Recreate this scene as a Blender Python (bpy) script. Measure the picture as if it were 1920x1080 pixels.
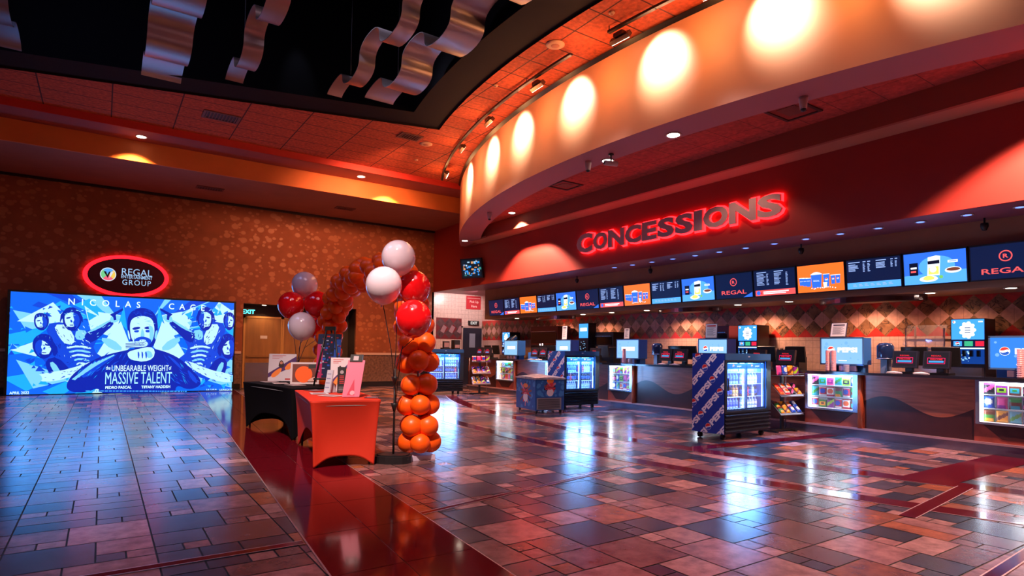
import bpy, math, random
from math import sin, cos, pi, radians, atan2, hypot
from mathutils import Matrix, Vector
from mathutils.geometry import tessellate_polygon
for _o in list(bpy.data.objects): bpy.data.objects.remove(_o, do_unlink=True)
SC = bpy.context.scene
COL = SC.collection
random.seed(7)

# ---------------------------------------------------------------- camera
cam_d = bpy.data.cameras.new('camera'); cam = bpy.data.objects.new('camera', cam_d); COL.objects.link(cam)
cam_d.sensor_fit = 'HORIZONTAL'; cam_d.sensor_width = 36.0
cam_d.lens = 36.0 * 1129.0 / 1920.0
cam_d.shift_x = 0.0; cam_d.shift_y = 81.0 / 1920.0
cam_d.clip_start = 0.05; cam_d.clip_end = 200
_m = Matrix(((0.827, -0.031, 0.562), (-0.562, -0.017, 0.827), (0.016, 0.999, 0.032))).transposed()
_f = Vector((0.5620, 0.8265, 0.0320)).normalized(); _u = Vector((-0.031, -0.017, 0.999)); _r = _f.cross(_u).normalized(); _u = _r.cross(_f)
cam.matrix_world = Matrix(((_r.x, _u.x, -_f.x, 0), (_r.y, _u.y, -_f.y, 0), (_r.z, _u.z, -_f.z, 1.36), (0, 0, 0, 1)))
SC.camera = cam

# ---------------------------------------------------------------- world, exposure
w = bpy.data.worlds.new('world'); SC.world = w; w.use_nodes = True
w.node_tree.nodes['Background'].inputs[0].default_value = (0.30, 0.26, 0.50, 1)
w.node_tree.nodes['Background'].inputs[1].default_value = 0.16
SC.view_settings.view_transform = 'Standard'; SC.view_settings.look = 'None'
SC.view_settings.exposure = 0.25; SC.view_settings.gamma = 1.0; SC.view_settings.use_curve_mapping = False
C0 = (25.0, 7.95)     # plan centre shared by the drum, the ceiling recess, the track and the floor bands

def lamp(kind, name, loc, energy, color, target=None, **kw):
    d = bpy.data.lights.new(name, kind); d.energy = energy; d.color = color
    for k, v in kw.items(): setattr(d, k, v)
    o = bpy.data.objects.new(name, d); COL.objects.link(o); o.location = loc
    t = Vector(target) if target else Vector(loc) - Vector((0, 0, 1))
    o.rotation_euler = (t - Vector(loc)).to_track_quat('-Z', 'Y').to_euler()
    return o
def arc(R, y):       # point of radius R about C0 at height y in plan (room side)
    return C0[0] - math.sqrt(R * R - (y - C0[1]) ** 2)
WARM = (1.0, 0.58, 0.30); RED = (1, 0.10, 0.05); BLUE = (0.20, 0.42, 1.0)
# downlights over the lobby floor (recessed in the ceiling ring), warm
for (x, y, e, c) in [(0.5, 16.8, 60, WARM), (7.0, 16.8, 60, WARM)]:
    lamp('SPOT', 'ledge_downlight_lamp', (x, y, 6.31), e * 14, (1, .45, .14), spot_size=radians(112), spot_blend=.35, shadow_soft_size=.06)
# added wide soft fill from the ceiling recess, standing in for lobby lamps
lamp('AREA', 'recess_fill_lamp', (1.5, 4.0, 8.7), 215, (.98, .66, .78), size=5.0, shape='DISK')
lamp('AREA', 'recess_fill_lamp', (-2.5, 9.0, 8.7), 120, (.50, .48, 1.0), size=4.0, shape='DISK')
# wall washer over the middle of the far wall
lamp('SPOT', 'wall_wash_lamp', (6.2, 13.9, 6.2), 1500, (1, .36, .16), target=(6.2, 20.5, 3.4), spot_size=radians(85), spot_blend=1.0, shadow_soft_size=.3)
# added unseen fill spots for the promotion tables and the counters' lobby side
lamp('SPOT', 'recess_fill_spot', (-.6, 2.2, 8.6), 5400, (1, .72, .62), target=(2.9, 7.8, 1.2), spot_size=radians(36), spot_blend=.8, shadow_soft_size=.15)
lamp('SPOT', 'recess_fill_spot', (2.5, 5.5, 8.6), 1500, (.74, .74, 1.0), target=(8.6, 6.6, .6), spot_size=radians(44), spot_blend=.9, shadow_soft_size=.2)
lamp('SPOT', 'recess_fill_spot', (2.5, 9.5, 8.6), 1300, (.74, .74, 1.0), target=(8.6, 11.2, .6), spot_size=radians(44), spot_blend=.9, shadow_soft_size=.2)
# the light box throws blue light over the floor in front of it
lamp('AREA', 'light_box_lamp', (.66, 19.93, 1.4), 95, (.05, .34, 1.0), target=(.66, 12.0, -.6), size=5.0, size_y=2.4, shape='RECTANGLE')
lamp('SPOT', 'end_wall_fill_lamp', (11.3, 18.9, 3.48), 160, (1, .72, .70), target=(11.4, 20.5, 2.2), spot_size=radians(110), spot_blend=.5, shadow_soft_size=.05)  # added fill to brighten the tiled end wall
# drum wall accent lamps
SPOTY = [2.9, 4.57, 6.36, 8.33, 10.22, 11.82, 13.9]
for y in SPOTY:
    hx, hy = arc(18.52, y), y
    tx = arc(18.0, y)
    lamp('SPOT', 'track_head_lamp', (hx, hy, 6.20), 250, (1, .86, .76), target=(tx + .05, y, 5.93), spot_size=radians(90), spot_blend=1.0, shadow_soft_size=.03)
# added point fills imitating the track lamps' bounce on the ceiling and drum
for y in (3.6, 5.5, 7.4, 9.3, 11.1, 13.0, 15.2):
    lamp('POINT', 'track_bounce_fill', (arc(18.6, y), y, 5.95), 20, (1, .40, .13), shadow_soft_size=.1)
# inner soffit downlights grazing the red fascia
for (x, y, e) in [(9.45, 14.0, 1900), (9.2, 2.2, 2000), (9.2, 7.0, 60), (9.7, 17.2, 500)]:
    lamp('SPOT', 'soffit_downlight_lamp', (x, y, 5.2), e, (1, .50, .36), spot_size=radians(112), spot_blend=.3, shadow_soft_size=.05)
# blue down lights in the fascia soffit
for k in range(12):
    lamp('SPOT', 'blue_soffit_lamp', (10.72, 2.35 + .63 * k * 1.6, 3.49), 16, (.16, .30, 1), spot_size=radians(120), spot_blend=.6, shadow_soft_size=.04)
# counter lights in the menu bulkhead
for y, e in ((4.3, 30), (5.7, 90), (8.0, 90), (10.2, 110), (13.3, 60), (15.3, 130)):
    lamp('SPOT', 'bulkhead_lamp', (11.95, y, 2.42), e, (1, .55, .34), spot_size=radians(150), spot_blend=.7, shadow_soft_size=.05)

# ---------------------------------------------------------------- materials
_mc = {}
def lin(h):
    h = h.lstrip('#'); c = [int(h[i:i + 2], 16) / 255 for i in (0, 2, 4)]
    return tuple(x / 12.92 if x <= .04045 else ((x + .055) / 1.055) ** 2.4 for x in c)
def mat(name, col=(.5, .5, .5), rough=.5, metal=0.0, emit=None, es=0.0, alpha=1.0, spec=.5, noise=0.0, nscale=8.0, coat=0.0, trans=0.0, bump=0.0, stretch=None):
    if name in _mc: return _mc[name]
    if isinstance(col, str): col = lin(col)
    if isinstance(emit, str): emit = lin(emit)
    m = bpy.data.materials.new(name); m.use_nodes = True; nt = m.node_tree; b = nt.nodes['Principled BSDF']
    b.inputs['Base Color'].default_value = (*col, 1); b.inputs['Roughness'].default_value = rough
    b.inputs['Metallic'].default_value = metal; b.inputs['Specular IOR Level'].default_value = spec
    b.inputs['Coat Weight'].default_value = coat; b.inputs['Coat Roughness'].default_value = .05
    b.inputs['Transmission Weight'].default_value = trans; b.inputs['Alpha'].default_value = alpha
    if emit is not None:
        b.inputs['Emission Color'].default_value = (*emit, 1); b.inputs['Emission Strength'].default_value = es
    if noise or bump:
        tc = nt.nodes.new('ShaderNodeTexCoord'); mp = nt.nodes.new('ShaderNodeMapping')
        nt.links.new(tc.outputs['Object'], mp.inputs[0])
        if stretch: mp.inputs['Scale'].default_value = stretch
        n = nt.nodes.new('ShaderNodeTexNoise'); n.inputs['Scale'].default_value = nscale; n.inputs['Detail'].default_value = 5
        nt.links.new(mp.outputs[0], n.inputs['Vector'])
        if noise:
            r = nt.nodes.new('ShaderNodeValToRGB')
            r.color_ramp.elements[0].position = .3; r.color_ramp.elements[1].position = .7
            r.color_ramp.elements[0].color = (*[c * (1 - noise) for c in col], 1)
            r.color_ramp.elements[1].color = (*[min(1, c * (1 + noise)) for c in col], 1)
            nt.links.new(n.outputs['Fac'], r.inputs[0]); nt.links.new(r.outputs[0], b.inputs['Base Color'])
        if bump:
            bp = nt.nodes.new('ShaderNodeBump'); bp.inputs['Strength'].default_value = bump; bp.inputs['Distance'].default_value = .01
            nt.links.new(n.outputs['Fac'], bp.inputs['Height']); nt.links.new(bp.outputs[0], b.inputs['Normal'])
    _mc[name] = m; return m
def glow(name, col=None, s=1.0):
    if name in _mc: return _mc[name]
    return mat(name, (.01, .01, .01), .3, emit=col, es=s, spec=.3)

def grid_mat(name, base, line, sx, sy, w, rough=.8, axes=('X', 'Y'), noise=.25, off=(0, 0), bump=.0, second=None):
    """flat colour with thin joint lines every sx, sy metres (object space)"""
    m = mat(name, base, rough, noise=noise, nscale=14)
    nt = m.node_tree; b = nt.nodes['Principled BSDF']
    src = b.inputs['Base Color'].links[0].from_socket
    tc = nt.nodes.new('ShaderNodeTexCoord'); sp = nt.nodes.new('ShaderNodeSeparateXYZ'); nt.links.new(tc.outputs['Object'], sp.inputs[0])
    outs = []
    for ax, s, o in ((axes[0], sx, off[0]), (axes[1], sy, off[1])):
        a = nt.nodes.new('ShaderNodeMath'); a.operation = 'ADD'; a.inputs[1].default_value = o + 1000 * s; nt.links.new(sp.outputs[ax], a.inputs[0])
        d = nt.nodes.new('ShaderNodeMath'); d.operation = 'MODULO'; d.inputs[1].default_value = s; nt.links.new(a.outputs[0], d.inputs[0])
        l = nt.nodes.new('ShaderNodeMath'); l.operation = 'LESS_THAN'; l.inputs[1].default_value = w; nt.links.new(d.outputs[0], l.inputs[0])
        outs.append(l)
    mx = nt.nodes.new('ShaderNodeMath'); mx.operation = 'MAXIMUM'; nt.links.new(outs[0].outputs[0], mx.inputs[0]); nt.links.new(outs[1].outputs[0], mx.inputs[1])
    mix = nt.nodes.new('ShaderNodeMix'); mix.data_type = 'RGBA'
    nt.links.new(mx.outputs[0], mix.inputs['Factor']); nt.links.new(src, mix.inputs['A'])
    ln = lin(line) if isinstance(line, str) else line
    mix.inputs['B'].default_value = (*ln, 1); nt.links.new(mix.outputs['Result'], b.inputs['Base Color'])
    return m

# ---------------------------------------------------------------- mesh helpers
def FR(o, r, u):
    r = Vector(r).normalized(); u = Vector(u).normalized(); n = r.cross(u)
    return Matrix(((r.x, u.x, n.x, o[0]), (r.y, u.y, n.y, o[1]), (r.z, u.z, n.z, o[2]), (0, 0, 0, 1)))
I4 = Matrix.Identity(4)
_tc = {}
def text_geo(s, bold=0.0, spacing=1.0, depth=0.0):
    k = (s, bold, spacing, depth)
    if k in _tc: return _tc[k]
    cu = bpy.data.curves.new('t', 'FONT'); cu.body = s; cu.size = 1.0; cu.offset = bold; cu.space_character = spacing
    cu.extrude = depth / 2; cu.resolution_u = 3
    o = bpy.data.objects.new('t', cu); COL.objects.link(o)
    dg = bpy.context.evaluated_depsgraph_get()
    me = bpy.data.meshes.new_from_object(o.evaluated_get(dg))
    V = [tuple(v.co) for v in me.vertices]; Fc = [tuple(p.vertices) for p in me.polygons]
    bpy.data.objects.remove(o); bpy.data.meshes.remove(me); bpy.data.curves.remove(cu)
    if V:
        x0 = min(v[0] for v in V); x1 = max(v[0] for v in V); y0 = min(v[1] for v in V); y1 = max(v[1] for v in V)
    else: x0 = y0 = 0; x1 = y1 = 1
    _tc[k] = (V, Fc, (x0, y0, x1, y1)); return _tc[k]
def clip_poly(P, x0, y0, x1, y1):
    for ax, lim, sg in ((0, x0, 1), (0, x1, -1), (1, y0, 1), (1, y1, -1)):
        Q = []
        for i in range(len(P)):
            a, b = P[i - 1], P[i]; da = (a[ax] - lim) * sg; db = (b[ax] - lim) * sg
            if (da >= 0) != (db >= 0):
                t = da / (da - db); Q.append(tuple(a[k] + (b[k] - a[k]) * t for k in range(2)))
            if db >= 0: Q.append(b)
        P = Q
        if len(P) < 3: return []
    return P
class B:
    def __init__(s): s.v = []; s.f = []; s.m = []; s.s = []
    def add(s, V, Fs, mi=0, M=None, sm=False):
        n = len(s.v)
        s.v += [tuple(M @ Vector(p)) for p in V] if M is not None else [tuple(p) for p in V]
        for f in Fs: s.f.append(tuple(n + i for i in f)); s.m.append(mi); s.s.append(sm)
        return s
    def box(s, x0, y0, z0, x1, y1, z1, mi=0, M=None):
        V = [(x0, y0, z0), (x1, y0, z0), (x1, y1, z0), (x0, y1, z0), (x0, y0, z1), (x1, y0, z1), (x1, y1, z1), (x0, y1, z1)]
        return s.add(V, [(0, 3, 2, 1), (4, 5, 6, 7), (0, 1, 5, 4), (1, 2, 6, 5), (2, 3, 7, 6), (3, 0, 4, 7)], mi, M)
    def poly(s, P, mi=0, M=None, z=0.0):
        return s.add([(p[0], p[1], p[2] if len(p) > 2 else z) for p in P], [tuple(range(len(P)))], mi, M)
    def rect(s, x0, y0, x1, y1, mi=0, M=None, z=0.0):
        return s.poly([(x0, y0), (x1, y0), (x1, y1), (x0, y1)], mi, M, z)
    def prism(s, P, z0, z1, mi=0, M=None, cap=True):
        n = len(P); V = [(p[0], p[1], z0) for p in P] + [(p[0], p[1], z1) for p in P]
        F_ = [(i, (i + 1) % n, n + (i + 1) % n, n + i) for i in range(n)]
        if cap: F_ += [tuple(range(n - 1, -1, -1)), tuple(range(n, 2 * n))]
        return s.add(V, F_, mi, M)
    def lathe(s, pr, M=None, seg=16, mi=0, sm=True):
        V = []; F_ = []
        for r, z in pr:
            for k in range(seg): a = 2 * pi * k / seg; V.append((r * cos(a), r * sin(a), z))
        for j in range(len(pr) - 1):
            for k in range(seg):
                k2 = (k + 1) % seg; F_.append((j * seg + k, j * seg + k2, (j + 1) * seg + k2, (j + 1) * seg + k))
        if pr[0][0] > 1e-6: F_.append(tuple(range(seg - 1, -1, -1)))
        if pr[-1][0] > 1e-6: F_.append(tuple((len(pr) - 1) * seg + k for k in range(seg)))
        return s.add(V, F_, mi, M, sm)
    def tube(s, pts, r, seg=8, mi=0, sm=True):
        pts = [Vector(p) for p in pts]; V = []; F_ = []
        for i, p in enumerate(pts):
            d = (pts[min(i + 1, len(pts) - 1)] - pts[max(i - 1, 0)]).normalized()
            a = d.cross(Vector((0, 0, 1)) if abs(d.z) < .9 else Vector((1, 0, 0))).normalized(); b = d.cross(a)
            for k in range(seg):
                t = 2 * pi * k / seg; V.append(p + a * r * cos(t) + b * r * sin(t))
        for i in range(len(pts) - 1):
            for k in range(seg):
                k2 = (k + 1) % seg; F_.append((i * seg + k, i * seg + k2, (i + 1) * seg + k2, (i + 1) * seg + k))
        F_.append(tuple(range(seg - 1, -1, -1))); F_.append(tuple((len(pts) - 1) * seg + k for k in range(seg)))
        return s.add(V, F_, mi, None, sm)
    def text(s, t, M, h, mi=0, bold=0.0, width=None, depth=0.0, spacing=1.0, z=0.0, center=True, clip=None, rot=0.0, at=(0, 0)):
        """cap height h; centred at local `at`; optional width stretches; clip=(x0,y0,x1,y1) in local frame"""
        V, Fs, (x0, y0, x1, y1) = text_geo(t, bold, spacing, 0.0 if clip else 1.0 if depth else 0.0)
        sy = h / max(y1 - y0, 1e-6); sx = (width / max(x1 - x0, 1e-6)) if width else sy
        cx = (x0 + x1) / 2 if center else x0; cy = (y0 + y1) / 2 if center else y0
        ca, sa = cos(rot), sin(rot); P = []
        for v in V:
            a = (v[0] - cx) * sx; b = (v[1] - cy) * sy
            P.append((a * ca - b * sa + at[0], a * sa + b * ca + at[1], z + v[2] * depth))
        if clip:
            for f in Fs:
                Q = clip_poly([(P[i][0], P[i][1]) for i in f], *clip)
                if len(Q) > 2: s.poly(Q, mi, M, z)
        else: s.add(P, Fs, mi, M)
        return s
    def obj(s, name, mats, parent=None, loc=None, rz=0.0, M=None):
        me = bpy.data.meshes.new(name); me.from_pydata(s.v, [], s.f)
        if not isinstance(mats, (list, tuple)): mats = [mats]
        for m in mats: me.materials.append(m)
        me.polygons.foreach_set('material_index', s.m); me.polygons.foreach_set('use_smooth', s.s); me.update()
        o = bpy.data.objects.new(name, me); COL.objects.link(o)
        if parent is not None: o.parent = parent
        if M is not None: o.matrix_local = M
        elif loc is not None: o.location = loc; o.rotation_euler = (0, 0, rz)
        return o
def tag(o, label, cat, group=None, kind=None):
    o['label'] = label; o['category'] = cat
    if group: o['group'] = group
    if kind: o['kind'] = kind
    return o
def thing(name, label, cat, loc=(0, 0, 0), rz=0.0, group=None):
    o = bpy.data.objects.new(name, None); COL.objects.link(o); o.location = loc; o.rotation_euler = (0, 0, rz)
    o.empty_display_size = .1
    return tag(o, label, cat, group)
def struct(b, name, mats):
    o = b.obj(name, mats); o['kind'] = 'structure'; return o
def dup(o, name=None, parent=None):
    c = o.copy(); COL.objects.link(c)
    if parent is not None: c.parent = parent
    for ch in o.children: dup(ch, None, c)
    return c
def circle(cx, cy, r, n=24, ry=None, a0=0.0):
    return [(cx + r * cos(a0 + 2 * pi * k / n), cy + (ry or r) * sin(a0 + 2 * pi * k / n)) for k in range(n)]
def smooth(P, it=2):
    for _ in range(it):
        Q = []
        for i in range(len(P)):
            a, b = P[i], P[(i + 1) % len(P)]
            Q.append((a[0] * .75 + b[0] * .25, a[1] * .75 + b[1] * .25)); Q.append((a[0] * .25 + b[0] * .75, a[1] * .25 + b[1] * .75))
        P = Q
    return P

# ================================================================ THE SHELL
TILE = bpy.data.materials.new('slate_tiles'); TILE.use_nodes = True
_nt = TILE.node_tree; _b = _nt.nodes['Principled BSDF']
_a = _nt.nodes.new('ShaderNodeAttribute'); _a.attribute_name = 'Col'
_tc2 = _nt.nodes.new('ShaderNodeTexCoord'); _n = _nt.nodes.new('ShaderNodeTexNoise'); _n.inputs['Scale'].default_value = 7; _n.inputs['Detail'].default_value = 8; _n.inputs['Roughness'].default_value = .65
_nt.links.new(_tc2.outputs['Object'], _n.inputs['Vector'])
_r = _nt.nodes.new('ShaderNodeMapRange'); _r.inputs['From Min'].default_value = .3; _r.inputs['From Max'].default_value = .7; _r.inputs['To Min'].default_value = .55; _r.inputs['To Max'].default_value = 1.35
_nt.links.new(_n.outputs['Fac'], _r.inputs['Value'])
_mx = _nt.nodes.new('ShaderNodeMix'); _mx.data_type = 'RGBA'; _mx.blend_type = 'MULTIPLY'; _mx.inputs['Factor'].default_value = 1
_nt.links.new(_a.outputs['Color'], _mx.inputs['A']); _nt.links.new(_r.outputs[0], _mx.inputs['B']); _nt.links.new(_mx.outputs['Result'], _b.inputs['Base Color'])
_r2 = _nt.nodes.new('ShaderNodeMapRange'); _r2.inputs['To Min'].default_value = .17; _r2.inputs['To Max'].default_value = .27
_nt.links.new(_n.outputs['Fac'], _r2.inputs['Value']); _nt.links.new(_r2.outputs[0], _b.inputs['Roughness'])
_bp = _nt.nodes.new('ShaderNodeBump'); _bp.inputs['Strength'].default_value = .035; _bp.inputs['Distance'].default_value = .004
_nt.links.new(_n.outputs['Fac'], _bp.inputs['Height']); _nt.links.new(_bp.outputs[0], _b.inputs['Normal'])
_b.inputs['Specular IOR Level'].default_value = .75
GROUT = mat('grout', (.012, .009, .010), .6)
PAL = [((.34, .165, .16), 5), ((.22, .11, .11), 4), ((.032, .036, .060), 6), ((.065, .055, .080), 4), ((.32, .10, .045), 2), ((.16, .075, .070), 4), ((.40, .22, .21), 3)]
PALF = [c for c, n in PAL for _ in range(n)]
def strip_l(y): return 0.900 + .0755 * y
def strip_r(y): return 1.866 + .0770 * y
def floor_tiles():
    b = B(); cols = []; rnd = random.Random(11)
    b.rect(-8, -3, 12.5, 20.5, 1, None, -.004); cols.append((0, 0, 0))
    g = .0055
    def tile(x0, y0, x1, y1):
        b.rect(x0 + g, y0 + g, x1 - g, y1 - g, 0); c = rnd.choice(PALF); k = rnd.uniform(.8, 1.25)
        cols.append(tuple(min(1, q * k) for q in c))
    def block(fx, fy, swap, mirror):   # a 5 x 3 unit block of big, middle and small tiles
        A = [(0, 0, 3, 3), (3, 1, 5, 3), (3, 0, 4, 1), (4, 0, 5, 1)]
        if mirror: A = [(5 - c, bb, 5 - a, d) for a, bb, c, d in A]
        if rnd.random() < .22:
            q = A.pop(0); xm = (q[0] + q[2]) / 2
            A += [(q[0], 0, q[2], 1.5), (q[0], 1.5, q[2], 3)] if rnd.random() < .5 else [(q[0], 0, xm, 3), (xm, 0, q[2], 3)]
        for a, bb, c, d in A:
            u = .164; v = .158
            if swap: tile(fx + bb * v, fy + a * u, fx + d * v, fy + c * u)
            else: tile(fx + a * u, fy + bb * v, fx + c * u, fy + d * v)
    x = -.485 - .82 * 8; i = 0
    while x < 2.5:
        y = -3 + .457; j = i
        while y < 20.3:
            if strip_l(y) + .2 > x: block(x, y, False, j % 2 == 0)
            y += .474; j += 1
        x += .82; i += 1
    y = 2.38 - .82 * 6; j = 0
    while y < 20.0:
        x = 1.9; i = j
        while x < 12.2:
            if x + .5 > strip_r(y): block(x, y, True, i % 2 == 0)
            x += .474; i += 1
        y += .82; j += 1
    o = struct(b, 'floor', [TILE, GROUT])
    at = o.data.color_attributes.new('Col', 'FLOAT_COLOR', 'CORNER'); k = 0
    for p in o.data.polygons:
        for _ in p.loop_indices: at.data[k].color = (*cols[p.index], 1); k += 1
floor_tiles()
MAROON = mat('polished_maroon_tile', (.12, .003, .008), .10, noise=.25, nscale=30, coat=.15, spec=.35)
MAROON2 = mat('polished_maroon_border', (.10, .003, .010), .12, noise=.3, nscale=20, spec=.35)
WHITEM = mat('thin_metal_joint', (.55, .42, .42), .35, metal=.6)
# polished maroon walkway strip under the tables
b = B(); n = 26
for i in range(n):
    y0 = -1.5 + (20.5 + 1.5) * i / n; y1 = -1.5 + 22 * (i + 1) / n
    for s0, s1 in ((0, .48), (.485, 1)):
        def px(s, y): return strip_l(y) * (1 - s) + strip_r(y) * s
        b.poly([(px(s0, y0 + .003), y0 + .003), (px(s1, y0 + .003), y0 + .003), (px(s1, y1 - .003), y1 - .003), (px(s0, y1 - .003), y1 - .003)], 0, None, .003)
    b.poly([(strip_l(y0) - .012, y0), (strip_l(y0), y0), (strip_l(y1), y1), (strip_l(y1) - .012, y1)], 1, None, .0035)
    b.poly([(strip_r(y0), y0), (strip_r(y0) + .008, y0), (strip_r(y1) + .008, y1), (strip_r(y1), y1)], 1, None, .0035)
struct(b, 'trim_1', [MAROON, WHITEM])
def band(name, R0, R1, ya, yb, edge=True):
    b = B(); n = 60
    for i in range(n):
        y0 = ya + (yb - ya) * i / n; y1 = ya + (yb - ya) * (i + 1) / n
        b.poly([(arc(R0, y0), y0), (arc(R1, y0), y0), (arc(R1, y1), y1), (arc(R0, y1), y1)], 0, None, .003)
        if edge: b.poly([(arc(R0, y0) - .012, y0), (arc(R0, y0), y0), (arc(R0, y1), y1), (arc(R0, y1) - .012, y1)], 1, None, .0032)
    struct(b, name, [MAROON2, WHITEM])
band('trim_2', 18.34, 18.03, -1, 15.9)
band('trim_3', 19.72, 19.45, -1, 15.6)
def strip(name, p, q, wd, line=True):
    b = B(); d = Vector((q[0] - p[0], q[1] - p[1])).normalized(); nn = Vector((-d.y, d.x)) * wd / 2
    b.poly([(p[0] - nn.x, p[1] - nn.y), (q[0] - nn.x, q[1] - nn.y), (q[0] + nn.x, q[1] + nn.y), (p[0] + nn.x, p[1] + nn.y)], 0, None, .0035)
    if line:
        for s in (-1, 1):
            e = nn * s; e2 = nn * s * (1 + .02 / wd)
            P = [(p[0] + e.x, p[1] + e.y), (q[0] + e.x, q[1] + e.y), (q[0] + e2.x, q[1] + e2.y), (p[0] + e2.x, p[1] + e2.y)]
            b.poly(P if s < 0 else P[::-1], 1, None, .0036)
    struct(b, name, [MAROON2, WHITEM])
strip('trim_4', (-8, 4.30), (1.20, 4.31), .07)
strip('trim_5', (2.22, 4.56), (5.27, 5.2), .05)
strip('trim_6', (5.70, 2.37), (7.55, 2.58), .12)
strip('trim_7', (7.45, 2.95), (10.39, 2.97), .50, False)
strip('trim_8', (6.98, 5.70), (10.39, 5.48), .24, False)
strip('trim_9', (7.3, 10.6), (10.39, 10.40), .16, False)
strip('trim_10', (7.9, 12.95), (10.39, 12.9), .12, False)
strip('trim_11', (2.5, 1.35), (5.8, 1.50), .07)

# far wall: pebble-patterned wallpaper, rail, stone wainscot
def wallpaper():
    m = mat('pebble_wallpaper', (.24, .070, .030), .55, noise=.1, nscale=3)
    nt = m.node_tree; b = nt.nodes['Principled BSDF']
    tc = nt.nodes.new('ShaderNodeTexCoord'); mp = nt.nodes.new('ShaderNodeMapping'); mp.inputs['Scale'].default_value = (1, 1, 1.25)
    nt.links.new(tc.outputs['Object'], mp.inputs[0])
    res = []
    for sc, thr in ((2.6, .24), (5.6, .30)):
        v = nt.nodes.new('ShaderNodeTexVoronoi'); v.inputs['Scale'].default_value = sc; v.inputs['Randomness'].default_value = .75
        nt.links.new(mp.outputs[0], v.inputs['Vector'])
        r = nt.nodes.new('ShaderNodeMapRange'); r.inputs['From Min'].default_value = thr; r.inputs['From Max'].default_value = thr + .06; r.inputs['To Min'].default_value = 1; r.inputs['To Max'].default_value = 0
        nt.links.new(v.outputs['Distance'], r.inputs['Value']); res.append(r)
    mm = nt.nodes.new('ShaderNodeMath'); mm.operation = 'MAXIMUM'; nt.links.new(res[0].outputs[0], mm.inputs[0]); nt.links.new(res[1].outputs[0], mm.inputs[1])
    mix = nt.nodes.new('ShaderNodeMix'); mix.data_type = 'RGBA'; nt.links.new(mm.outputs[0], mix.inputs['Factor'])
    nt.links.new(b.inputs['Base Color'].links[0].from_socket, mix.inputs['A']); mix.inputs['B'].default_value = (.34, .115, .050, 1)
    nt.links.new(mix.outputs['Result'], b.inputs['Base Color']); b.inputs['Specular IOR Level'].default_value = .3
    rr = nt.nodes.new('ShaderNodeMapRange'); rr.inputs['To Min'].default_value = .65; rr.inputs['To Max'].default_value = .45
    nt.links.new(mm.outputs[0], rr.inputs['Value']); nt.links.new(rr.outputs[0], b.inputs['Roughness'])
    return m
PAPER = wallpaper()
WAIN = grid_mat('stone_wainscot', (.16, .085, .06), (.05, .025, .02), .60, .45, .006, .5, ('X', 'Z'), .45)
DARKB = mat('dark_baseboard', (.012, .008, .008), .35)
RAIL = mat('pale_chair_rail', (.55, .40, .36), .4)
YF = 20.5
b = B()
b.box(-8, YF, 1.16, 3.66, YF + .12, 6.5, 0); b.box(7.33, YF, 1.16, 10.34, YF + .12, 6.5, 0); b.box(3.66, YF, 2.72, 7.33, YF + .12, 6.5, 0)
b.box(-8, YF, 0, 3.66, YF + .12, 1.16, 1); b.box(7.33, YF, 0, 10.26, YF + .12, 1.16, 1)
struct(b, 'wall_far', [PAPER, WAIN])
b = B(); b.box(-8, YF - .03, 1.12, 3.62, YF, 1.20); b.box(7.36, YF - .03, 1.12, 10.26, YF, 1.20); struct(b, 'trim_12', RAIL)
b = B(); b.box(-8, YF - .025, 0, 3.62, YF, .18); b.box(7.36, YF - .025, 0, 10.26, YF, .18); struct(b, 'baseboard_far', DARKB)
# door alcove
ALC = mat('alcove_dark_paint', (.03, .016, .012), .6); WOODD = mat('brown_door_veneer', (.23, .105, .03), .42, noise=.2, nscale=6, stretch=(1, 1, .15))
b = B(); b.box(3.54, YF + .12, 0, 3.66, YF + .8, 2.72); b.box(7.33, YF + .12, 0, 7.45, YF + .8, 2.72); b.box(3.54, YF + .12, 2.72, 7.45, YF + .8, 2.8); b.box(3.54, YF + .8, 0, 7.45, YF + .9, 2.8)
b.box(3.66, YF, -.06, 7.33, YF + .8, -.001)
struct(b, 'wall_alcove', ALC)
BRASS = mat('brushed_bronze', (.35, .2, .08), .35, metal=.8)
for k, (x0, x1) in enumerate(((3.86, 4.98), (5.08, 6.20))):
    d = thing('door_%d' % (k + 1), '', 'door'); del d['label']; del d['category']; d['kind'] = 'structure'
    d.location = (x0, YF + .72, 0)
    w_ = x1 - x0
    bb = B(); bb.box(0, 0, .02, w_, .05, 2.3); bb.obj('leaf', WOODD, d)
    bb = B(); bb.box(-.06, -.02, 0, 0, .06, 2.36); bb.box(w_, -.02, 0, w_ + .05, .06, 2.36); bb.box(-.06, -.02, 2.3, w_ + .05, .06, 2.36); bb.obj('door_frame', mat('door_frame_tan', (.42, .22, .07), .4), d)
    bb = B(); bb.box(.06, -.04, 1.0, w_ - .06, -.015, 1.05); bb.box(.06, -.02, .98, .12, 0, 1.07); bb.box(w_ - .12, -.02, .98, w_ - .06, 0, 1.07); bb.obj('push_bar', BRASS, d)
    bb = B(); bb.box(.02, -.012, .05, w_ - .02, -.002, .82); bb.obj('kick_plate', mat('polished_kick_plate', (.42, .42, .5), .18, metal=.85), d)
    bb = B(); bb.box(w_ * .42, -.008, 1.62, w_ * .42 + .22, -.001, 1.72); bb.obj('name_plate', mat('grey_plate', (.5, .45, .45), .4), d)
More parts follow.
